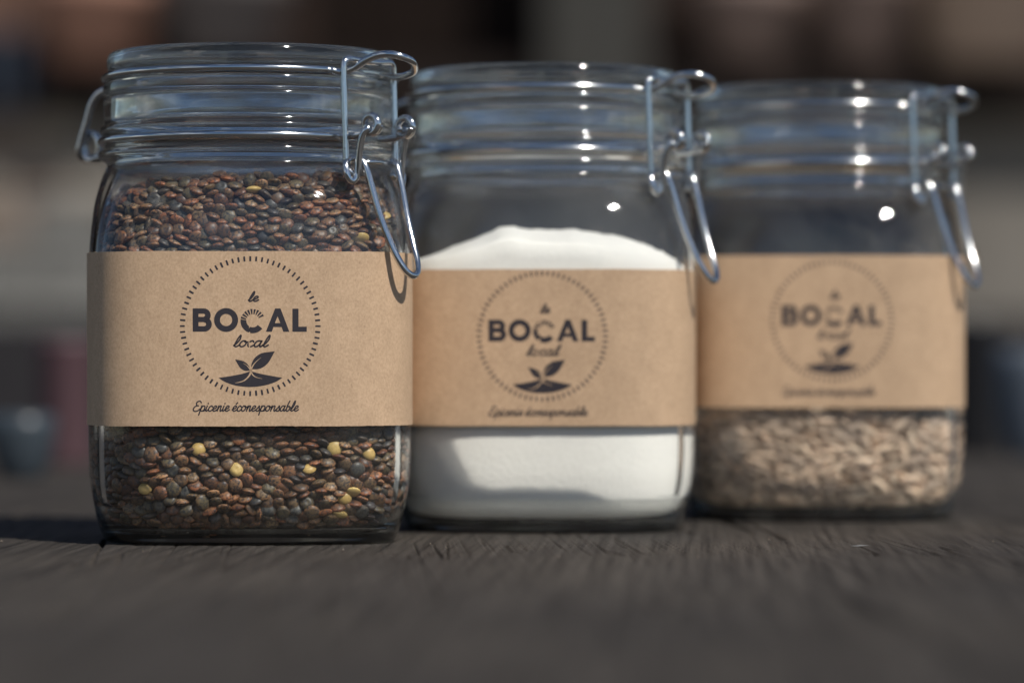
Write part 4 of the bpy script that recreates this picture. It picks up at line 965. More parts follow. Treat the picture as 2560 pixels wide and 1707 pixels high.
429,-147,388,42,-40, -468,-102,396,38,-88, -431,-75,409,58,111, 470,-98,409,58,-110, -469,-112,417,37,-114, 440,-82,403,49,-22, 443,-122,408,8,-72, -468,-77,416,45,98]
LENTIL_HIGH = [
-1,-429,901,7,107, -249,-457,898,11,-56, -226,-424,897,15,-78, -146,-428,906,17,-120, 14,-467,898,11,178, 58,-432,904,17,2, 197,-462,911,31,171, 283,-411,908,22,-130,
316,-407,903,24,-125, -393,-397,903,39,-26, -297,-448,904,5,-17, -77,-467,911,13,179, -109,-430,915,33,-72, -10,-467,909,33,-176, -51,-430,914,15,-99, 90,-433,912,23,50,
163,-427,904,27,-134, 182,-425,939,48,-117, -463,-203,910,13,15, -419,-310,904,11,-56, -269,-423,912,14,-42, -337,-433,908,11,-122, -373,-412,913,19,-3, -216,-454,909,7,22,
-244,-458,923,36,-137, -335,-396,902,7,-114, -179,-475,903,83,-96, -202,-462,929,7,39, -80,-435,928,18,-86, 39,-466,916,8,19, -35,-467,920,23,165, 23,-433,920,24,90,
79,-466,909,33,16, 58,-421,928,5,21, 132,-431,910,41,-115, 200,-423,918,7,144, 231,-422,906,5,108, 274,-445,913,10,-104, 300,-448,898,7,-172, 351,-392,904,19,-149,
374,-348,902,12,5, 395,-395,900,11,-103, 397,-327,921,41,-105, 422,-288,903,54,-45, 451,-283,915,12,8, 461,-208,910,13,-106, -465,-160,909,15,130, -304,-406,914,13,-42,
-278,-450,925,19,-166, -180,-442,913,17,-45, -205,-427,933,34,72, -239,-425,927,87,-146, -141,-467,899,26,-99, -163,-425,929,21,23, -62,-466,933,7,-95, -8,-434,927,53,166,
12,-467,934,13,-96, 116,-466,903,25,-21, 159,-466,906,18,-174, 235,-459,916,23,-8, 304,-427,921,39,-21, 341,-434,902,33,-36, 409,-298,928,51,-77, 426,-249,905,15,45,
465,-179,901,18,-99, -440,-183,928,34,-90, -415,-365,917,17,-82, -392,-325,914,12,-65, -418,-264,900,19,-27, -317,-438,926,21,4, -341,-392,925,26,-135, -375,-362,910,15,102,
-231,-457,949,20,-2, -155,-462,924,23,47, -113,-466,917,7,-167, -28,-467,945,22,66, 142,-429,936,17,-120, 181,-464,929,21,146, 260,-454,932,9,-109, 304,-404,943,25,73,
326,-438,928,34,-39, 337,-402,924,21,-54, 377,-335,938,28,-72, 364,-366,922,13,0, 403,-272,958,37,166, 417,-253,931,36,8, 431,-209,899,37,28, 464,-170,926,23,-54,
-409,-277,941,7,96, -424,-216,905,51,-142, -408,-285,920,20,80, -411,-248,921,36,21, -428,-152,928,26,-143, -263,-451,949,32,-14, -296,-444,943,10,83, -296,-441,966,12,83,
-180,-454,945,13,-27, -270,-418,944,64,98, -133,-442,934,16,-25, -139,-467,946,31,-94, -100,-465,940,8,142, -41,-433,938,46,-89, 52,-466,936,23,3, 27,-427,946,30,-51,
140,-465,921,20,166, 222,-460,940,9,99, 236,-423,928,13,5, 270,-450,954,6,-132, 298,-444,944,36,-154, 369,-422,910,53,-40, 406,-361,916,25,-47, 436,-326,915,17,-108,
444,-301,935,17,-8, 432,-178,918,26,-45, -430,-182,903,31,-82, -451,-283,909,14,159, -396,-390,930,15,64, -363,-365,936,31,-143, -439,-223,926,85,-174, -308,-403,937,9,-39,
-353,-422,929,19,-76, -212,-458,964,21,1, -288,-400,960,22,-176, -68,-466,956,19,-93, -74,-433,951,18,-122, 6,-465,956,1,-168, 39,-442,960,32,-40, 91,-465,928,24,-7,
110,-428,947,24,-112, 161,-463,945,19,151, 263,-415,940,18,62, 290,-442,971,23,43, 238,-455,963,25,149, 346,-372,943,8,-166, 346,-423,941,28,17, 384,-362,943,45,-36,
389,-397,923,18,15, 430,-223,944,37,-38, 428,-339,933,24,-83, 459,-241,915,22,-73, -434,-332,917,12,-70, -433,-116,929,38,-116, -407,-332,934,3,-148, -413,-204,938,37,-130,
-462,-242,913,43,-152, -328,-431,949,20,141, -339,-390,949,20,-143, -381,-312,944,90,-155, -239,-418,964,16,-53, -272,-412,982,50,-86, -167,-462,964,13,-83, -113,-435,954,12,-125,
-29,-444,961,10,94, 67,-466,953,26,-28, 125,-464,939,37,172, 106,-459,954,33,-159, 218,-425,953,16,-69, 214,-457,979,19,95, 329,-392,957,9,-85, 371,-407,947,20,47,
396,-382,955,13,-77, 404,-310,952,52,-46, 415,-373,932,49,-48, 430,-273,956,59,169, 429,-208,925,18,-65, -432,-103,899,88,129, -444,-298,931,9,-164, -449,-276,950,10,-9,
-462,-196,939,53,-99, -414,-240,945,17,33, -311,-410,970,36,148, -199,-424,965,51,-129, -296,-436,989,9,-21, -110,-465,963,17,-68, -154,-432,960,37,-71, -43,-468,975,40,-94,
0,-463,978,8,94, 42,-464,975,10,-112, 86,-464,971,4,43, 146,-440,959,2,155, 175,-417,975,75,-89, 197,-460,958,14,75, 344,-421,965,9,-78, 353,-357,966,16,-116,
386,-329,970,57,-44, 417,-352,957,33,39, 435,-319,955,13,1, 450,-259,933,13,0, 465,-140,922,41,-94, 467,-71,912,81,-93, -434,-137,901,39,54, -437,-330,943,42,-161,
-426,-205,958,18,-150, -465,-154,933,22,-83, -416,-364,942,31,-163, -453,-259,933,33,-93, -356,-417,953,24,-171, -345,-372,968,29,124, -407,-307,955,29,-160, -305,-394,1000,42,-97,
-307,-380,976,72,97, -192,-454,981,2,-115, -250,-441,975,40,-96, -55,-433,975,18,-137, -126,-426,976,21,-71, -13,-424,976,11,96, 68,-439,985,9,50, 142,-469,969,52,-96,
171,-445,977,27,-98, 151,-427,999,17,-68, 315,-430,981,8,1, 303,-404,969,22,-135, 378,-289,1004,13,-6, 402,-293,983,25,-143, 457,-277,953,65,-11, -451,-137,963,60,-84,
-438,-302,964,2,-45, -429,-75,901,58,111, -382,-364,973,25,20, -384,-341,953,34,-107, -415,-267,963,9,-164, -336,-421,978,21,171, -378,-381,950,5,-133, -218,-419,984,34,-101,
-223,-455,989,32,-129, -145,-461,980,22,-15, -82,-471,986,73,112, -65,-433,996,30,-130, 16,-424,994,31,-98, 24,-458,995,9,-76, 126,-435,980,29,-108, 256,-420,965,22,82,
270,-406,985,26,-41, 327,-366,986,81,18, 377,-399,974,46,148, 395,-370,985,72,42, 438,-297,976,15,-88, 425,-235,965,40,-46, 434,-141,936,20,-110, 424,-185,949,26,-34,
468,-97,901,58,-110, -466,-126,926,44,-114, -416,-350,964,9,114, -448,-238,963,21,-41, -431,-122,954,54,-116, -428,-156,959,74,158, -354,-341,981,51,-152, -260,-454,989,62,-104,
-165,-421,985,11,-99, -189,-425,1000,12,-115, -251,-417,1002,14,-14, -99,-441,982,20,-8, -25,-433,996,24,-103, -36,-424,1022,41,-113, 51,-429,1006,7,-101, 105,-462,989,18,36,
144,-462,998,32,-118, 215,-423,980,33,86, 253,-449,986,16,96, 307,-389,994,22,-124, 360,-372,984,6,-163, 425,-328,977,28,-97, 417,-256,982,15,-3, 464,-153,949,3,34,
463,-229,940,48,21, 435,-89,924,57,-86, -467,-117,963,74,-52, -467,-111,909,37,-114, -434,-217,987,29,-128, -370,-403,969,37,180, -287,-432,1011,30,-6, -314,-422,1011,77,175,
-216,-406,1010,15,-168, -194,-453,1017,71,-171, -276,-389,1018,15,-69, -136,-441,998,20,74, -98,-425,1006,18,-81, -8,-463,1003,43,-138, 9,-430,1014,22,-125, 110,-426,1003,39,-109,
181,-459,993,23,-91, 286,-408,1002,34,-91, 348,-411,987,6,-75, 344,-349,1004,13,-39, 372,-387,1001,11,-113, 391,-327,993,27,-58, 439,-279,1001,29,-139, 450,-257,985,37,-28,
455,-237,969,33,-46, 432,-129,962,31,-50, 463,-193,938,43,-68, 442,-121,900,8,-72, -432,-94,963,71,-97, -405,-290,980,16,-167, -461,-223,942,42,-130, -462,-92,992,70,-91,
-388,-324,977,21,156, -409,-229,972,38,-126, -425,-190,984,33,-95, -342,-411,998,36,155, -368,-359,996,21,109, -447,-265,974,8,-111, -288,-425,1039,33,79, -262,-438,1021,20,21,
-127,-423,1020,17,-122, -227,-448,1015,20,-4, -118,-470,993,77,-74, -91,-423,1029,16,-25, -48,-462,1002,24,-46, -64,-421,1039,16,-24, 65,-466,997,42,-101, 44,-424,1028,3,94,
113,-460,1012,14,110, 89,-431,1019,29,-144, 131,-428,1022,26,-29, 231,-400,1022,53,-64, 253,-424,1003,26,158, 219,-450,1001,9,11, 286,-441,998,41,-70, 370,-326,1015,5,-155,
390,-362,1015,8,3, 414,-350,992,44,-15, 412,-328,1017,15,-138, 415,-240,1007,39,-31, 459,-205,960,4,-17, 434,-116,925,38,-113, -466,-76,908,45,98, -463,-165,953,45,-94,
-433,-77,931,46,114, -414,-250,986,19,-49, -452,-231,994,56,-120, -427,-112,984,17,-45, -402,-388,964,83,-140, -425,-325,979,5,175, -245,-437,1039,14,19, -331,-366,994,16,-128,
-170,-459,1001,27,-105, -242,-407,1023,12,71, -143,-457,1019,18,-94, -87,-457,1013,0,-49, 36,-461,1016,9,-74, 4,-458,1030,2,63, -3,-415,1038,17,-43, 75,-460,1023,16,-87,
170,-426,1016,24,-53, 239,-444,1020,10,-178, 276,-432,1025,19,-164, 324,-419,1003,7,-158, 343,-363,1021,37,-83, 352,-397,1016,21,-119, 399,-338,1035,18,-158, 426,-312,1002,10,-91,
419,-216,993,38,-30, 454,-216,993,17,-13, 458,-184,979,5,72, 420,-196,972,43,1, 432,-71,961,87,-97, 468,-76,947,59,-123, -468,-206,973,83,-178, -395,-267,1000,10,-116,
-436,-294,987,17,141, -429,-136,1000,48,-37, -412,-188,1009,19,-117, -337,-405,1023,5,99, -371,-392,991,20,113, -360,-325,1003,27,170, -265,-400,1040,15,109, -194,-415,1031,23,55,
-114,-457,1033,20,-6, -162,-452,1037,24,171, -32,-460,1021,9,-39, 40,-457,1038,17,-47, 25,-415,1049,17,20, 108,-456,1034,5,10, 190,-455,1017,26,-106, 207,-409,1009,44,-34,
246,-408,1036,28,-23, 309,-384,1018,18,-45, 305,-422,1020,19,-143, 386,-302,1026,38,78, 428,-291,1023,12,-169, 448,-239,1009,18,-14, 461,-137,987,33,-80, 425,-161,988,14,-99,
467,-110,922,39,-119, -466,-71,940,83,93, -464,-73,979,59,-104, -405,-284,1014,34,-157, -406,-230,1006,13,78, -431,-71,966,85,-97, -407,-358,989,39,-171, -371,-384,1013,11,165,
-308,-396,1038,37,80, -263,-426,1058,7,143, -192,-447,1051,30,50, -214,-445,1038,55,17, -66,-461,1033,33,-104, -108,-422,1051,26,-76, -138,-414,1043,29,-78, -31,-425,1053,21,141,
-28,-458,1044,17,62, 70,-456,1047,14,-21, 79,-423,1041,19,-110, 154,-456,1024,15,-115, 151,-413,1041,20,-86, 208,-421,1030,54,-91, 224,-442,1039,24,-144, 249,-389,1058,31,-28,
279,-390,1036,11,-37, 331,-402,1034,10,-36, 360,-328,1036,14,-88, 416,-302,1041,24,-101, 430,-268,1044,17,-43, 406,-268,1015,18,-82, 465,-124,966,28,-17, 425,-101,952,42,-144,
461,-108,947,15,-97, -451,-176,972,36,-95, -443,-258,1020,37,-172, -454,-195,1006,22,-101, -422,-321,1002,17,-122, -436,-291,1012,51,163, -336,-375,1012,16,-128, -392,-308,1000,31,-168,
-228,-404,1044,17,64, -312,-359,1035,70,10, -169,-419,1052,22,-142, -93,-456,1050,18,-93, -68,-415,1063,13,-47, 2,-446,1051,15,57, -37,-411,1074,7,-36, 58,-424,1059,11,134,
37,-456,1062,21,-111, 144,-453,1045,7,-173, 120,-420,1050,22,-140, 180,-436,1041,11,-74, 201,-445,1054,29,-103, 191,-408,1060,28,-42, 260,-432,1044,17,-122, 338,-368,1044,12,81,
372,-333,1053,21,-75, 373,-370,1035,14,-138, 439,-253,1027,22,-82, 456,-187,1011,27,-26, 427,-181,1001,43,-95, 459,-160,999,13,-67, 440,-160,967,15,-98, -468,-96,945,89,123,
-421,-157,1009,69,-56, -461,-114,998,49,-97, -406,-342,1014,10,-66, -437,-261,1000,25,-152, -458,-170,996,20,-109, -344,-367,1032,10,-110, -385,-362,1028,17,-159, -237,-398,1067,3,-21,
-342,-392,1044,13,-142, -370,-343,1018,50,173, -202,-416,1060,22,76, -284,-378,1048,34,111, -127,-452,1056,18,174, -57,-455,1061,18,94, 5,-422,1069,9,-145, 3,-455,1074,27,-73,
-8,-412,1089,9,-139, 97,-445,1058,19,-35, 156,-422,1060,11,-31, 238,-433,1062,7,-89, 280,-383,1059,21,-71, 297,-417,1044,7,67, 305,-369,1042,21,-1, 314,-397,1057,10,29,
310,-358,1062,8,38, 354,-389,1053,82,130, 376,-356,1060,42,-43, 451,-211,1026,32,-13, 405,-236,1035,23,161, 461,-70,1007,90,-98, -407,-265,1038,63,144, -461,-144,988,51,-73,
-403,-330,1037,9,-22, -409,-301,1034,63,-51, -391,-224,1038,80,-171, -320,-396,1064,9,96, -337,-335,1032,71,-140, -379,-313,1026,19,146, -229,-435,1068,29,-86, -295,-363,1068,78,165,
-160,-448,1062,14,-98, -266,-371,1072,6,-94, -102,-427,1072,14,-59, -67,-435,1079,7,-148, -31,-452,1074,46,-10, 27,-450,1088,30,-4, 131,-451,1065,13,-134, 275,-419,1064,8,-18,
315,-351,1083,4,158, 333,-330,1054,13,-59, 404,-311,1058,21,-121, 396,-274,1035,8,-67, 441,-219,1049,22,-96, 458,-88,1030,87,-86, -458,-70,1017,83,-91, -454,-147,1023,34,-109,
-432,-280,1039,51,-171, -420,-234,1026,48,-171, -370,-364,1050,24,-102, -382,-301,1051,30,-35, -377,-277,1038,34,-34, -290,-412,1064,28,-173, -328,-355,1057,28,154, -360,-334,1045,15,148,
-173,-407,1074,11,-124, -213,-394,1081,24,12, -132,-447,1078,3,-179, -138,-408,1086,42,-85, -92,-458,1081,66,75, -13,-449,1096,13,-131, 67,-451,1076,13,-28, 81,-415,1084,88,-133,
175,-444,1070,6,-176, 129,-405,1073,13,132, 218,-404,1063,40,-23, 211,-434,1077,1,-64, 255,-385,1078,10,-39, 311,-321,1100,40,151, 368,-301,1054,47,113, 343,-348,1065,22,-48,
390,-320,1074,21,-128, 392,-274,1058,9,166, 368,-256,1080,32,-49, 456,-112,1021,64,-83, 419,-127,989,33,-84, 457,-85,973,38,-50, -430,-91,1010,32,-76, -441,-231,1041,19,-150,
-451,-210,1025,40,-145, -415,-284,1066,31,-96, -391,-332,1058,17,-8, -183,-441,1077,17,-135, -191,-401,1096,30,63, -95,-415,1096,14,-121, -41,-417,1097,8,-136, 45,-447,1102,35,12,
16,-415,1106,18,-51, 106,-449,1079,16,-172, 148,-445,1086,24,89, 224,-394,1088,14,-175, 282,-363,1082,19,-18, 253,-421,1083,18,-115, 330,-309,1079,35,-70, 374,-332,1088,20,-120,
379,-269,1089,65,-51, 399,-195,1082,78,129, 402,-222,1067,59,-45, 452,-170,1037,23,-109, 425,-136,1009,16,-56, -458,-117,1023,37,-86, -422,-202,1023,32,-116, -420,-96,1033,36,-89,
-374,-262,1066,30,-91, -449,-180,1054,50,-119, -429,-118,1041,40,-89, -351,-372,1066,24,-74, -259,-418,1081,9,-25, -276,-384,1088,35,-178, -307,-333,1084,78,36, -212,-430,1089,13,-15,
-245,-377,1090,27,-88, -115,-443,1101,22,150, -72,-447,1101,16,47, -68,-422,1114,25,75, 9,-445,1116,8,123, 83,-447,1095,3,-61, 58,-413,1104,44,-118, 143,-414,1095,13,145,
171,-406,1082,4,-75, 215,-426,1099,16,-11, 258,-366,1101,20,173, 292,-405,1078,14,12, 322,-386,1076,17,62, 399,-240,1084,29,19, 423,-272,1067,45,-37, 423,-206,1019,52,43,
402,-205,1049,19,-137, 425,-72,1000,74,-113, 443,-101,1001,62,-14, -453,-173,1031,20,-83, -414,-246,1060,44,-142, -388,-235,1062,47,-146, -424,-144,1045,37,-91, -363,-315,1065,15,34,
-392,-195,1069,79,-167, -308,-371,1084,26,178, -338,-368,1088,10,-84, -374,-343,1074,20,-78, -221,-389,1106,34,-125, -244,-416,1101,12,-83, -284,-334,1109,12,-52, -151,-429,1094,18,-133,
-183,-377,1119,87,65, -159,-399,1113,70,119, -107,-409,1116,14,-121, -88,-409,1140,48,-112, -33,-446,1111,27,-177, -39,-408,1120,16,33, 37,-413,1122,21,-77, 114,-443,1103,18,4,
122,-404,1110,17,150, 184,-435,1092,2,130, 197,-396,1109,61,-44, 293,-371,1096,24,-51, 349,-362,1081,10,161, 328,-372,1096,4,-145, 342,-324,1089,58,-6, 359,-293,1091,43,-65,
431,-240,1062,2,-76, 435,-185,1051,26,-96, 415,-175,1038,74,-36, -418,-91,1067,78,-113, -419,-174,1047,20,-132, -402,-218,1083,4,-11, -361,-304,1089,19,-140, -371,-283,1077,18,-147,
-297,-405,1086,55,-109, -267,-401,1111,17,-167, -336,-334,1075,15,24, -189,-435,1103,44,-57, -220,-357,1129,13,59, -254,-350,1117,62,-111, -127,-437,1119,31,154, -123,-401,1132,32,-177,
-49,-440,1130,15,-62, -64,-398,1137,31,-146, -6,-412,1127,9,-2, 66,-443,1117,6,-13, 171,-394,1105,14,-5, 175,-431,1115,22,107, 239,-414,1106,17,38, 305,-381,1110,21,-121,
275,-402,1100,14,-155, 291,-337,1115,12,154, 353,-344,1102,1,-153, 390,-298,1099,21,-95, 398,-211,1102,26,-55, 406,-287,1083,29,-64, 440,-188,1072,25,-95, 457,-146,1021,12,131,
455,-154,1068,68,-23, 423,-93,1048,36,-93, 455,-69,1055,86,-91, -417,-206,1055,76,-164, -409,-144,1073,54,-130, -416,-166,1077,59,-144, -331,-301,1085,73,-123, -411,-123,1103,23,-31,
-319,-375,1103,33,-62, -314,-340,1102,77,-155, -220,-417,1116,18,0, -200,-395,1126,19,9, -244,-376,1119,90,-114, -163,-434,1114,24,-41, -146,-426,1134,3,-113, -89,-444,1126,48,-98,
-24,-393,1151,43,-101, 36,-440,1132,3,-18, 104,-437,1126,10,121, 139,-438,1112,21,-27, 217,-369,1128,38,172, 236,-377,1112,32,144, 330,-354,1118,3,155, 338,-299,1113,9,47,
411,-89,1079,69,-97, 432,-148,1058,17,-57, -450,-151,1060,44,-98, -402,-248,1085,34,-85, -444,-199,1065,69,-120, -319,-304,1112,64,-137, -280,-364,1112,43,-113, -206,-368,1148,7,-59,
-171,-389,1141,32,-102, -243,-397,1132,12,-85, -112,-429,1145,14,-113, -70,-431,1150,10,-28, -23,-426,1145,35,-54, 73,-436,1139,13,78, 89,-410,1126,87,99, 124,-403,1133,15,-13,
208,-417,1122,5,90, 227,-400,1137,7,-66, 255,-399,1120,15,-38, 275,-361,1122,25,-125, 374,-311,1112,22,-152, 405,-263,1104,11,48, 428,-240,1087,44,-13, 431,-212,1081,25,-58,
419,-150,1081,20,-131, 430,-70,1087,68,-98, 471,-99,989,72,-9, -402,-299,1078,30,-98, -361,-340,1096,3,-31, -374,-229,1097,54,7, -298,-381,1116,29,-72, -343,-269,1112,49,-114,
-379,-260,1098,31,-118, -262,-344,1139,2,-41, -134,-390,1153,25,-89, -95,-421,1167,14,-95, -56,-396,1161,11,-44, 16,-408,1143,6,24, 62,-395,1138,34,84, 102,-428,1149,16,57,
143,-388,1147,45,65, 159,-406,1125,17,154, 198,-381,1138,22,-141, 248,-362,1135,12,122, 313,-320,1126,13,51, 389,-276,1123,29,-35, 362,-276,1116,12,67, 413,-229,1117,32,-129,
440,-124,1100,24,-173, 430,-111,1078,45,-54, 414,-153,1029,66,-76, -406,-119,1073,76,-142, -415,-264,1093,45,-147, -352,-289,1115,28,-76, -388,-314,1091,36,-146, -274,-382,1131,13,16,
-178,-422,1135,42,-126, -202,-412,1141,43,-122, -291,-329,1134,43,-32, -1,-441,1146,66,-59, 50,-430,1155,24,141, 101,-393,1154,16,64, 141,-430,1135,26,-86, 186,-415,1139,21,-145,
281,-386,1126,43,-66, 305,-359,1133,8,137, 328,-335,1139,7,94, 352,-324,1124,10,-162, 366,-292,1137,16,-161, 382,-228,1122,79,-155, 410,-125,1120,38,-55, 417,-120,1055,19,-87,
427,-75,1033,51,-66, -310,-311,1138,74,11, -335,-322,1108,84,30, 30,-399,1163,33,-26, 127,-417,1160,12,51, 169,-375,1151,67,-27, 333,-295,1137,18,-158, 333,-266,1136,31,-117,
432,-182,1104,71,-86, 409,-84,1114,55,-77, 404,-164,1098,12,-45, 449,-131,1041,9,-172, 453,-96,1060,42,-73, -422,-71,1092,82,119, -381,-278,1106,35,-110, -342,-350,1111,27,-79,
-368,-318,1114,18,-148, 162,-414,1153,15,-110, 217,-360,1158,29,-110, 280,-362,1151,15,-56, 285,-331,1142,9,148, 343,-310,1148,24,-16, 364,-248,1126,56,23, 388,-177,1116,33,-95,
385,-199,1138,54,-107, 441,-158,1100,53,-45, 233,-380,1163,47,-127, 254,-385,1146,42,-103, 358,-250,1150,35,-4, 404,-183,1134,34,-126, 431,-207,1106,47,-29, 405,-117,1098,40,-129,
-256,-377,1151,9,35, 266,-328,1164,26,101, 309,-263,1157,49,-78, 372,-160,1142,32,-127, 399,-98,1134,79,-67, 308,-308,1149,11,118, 404,-147,1128,64,-59]
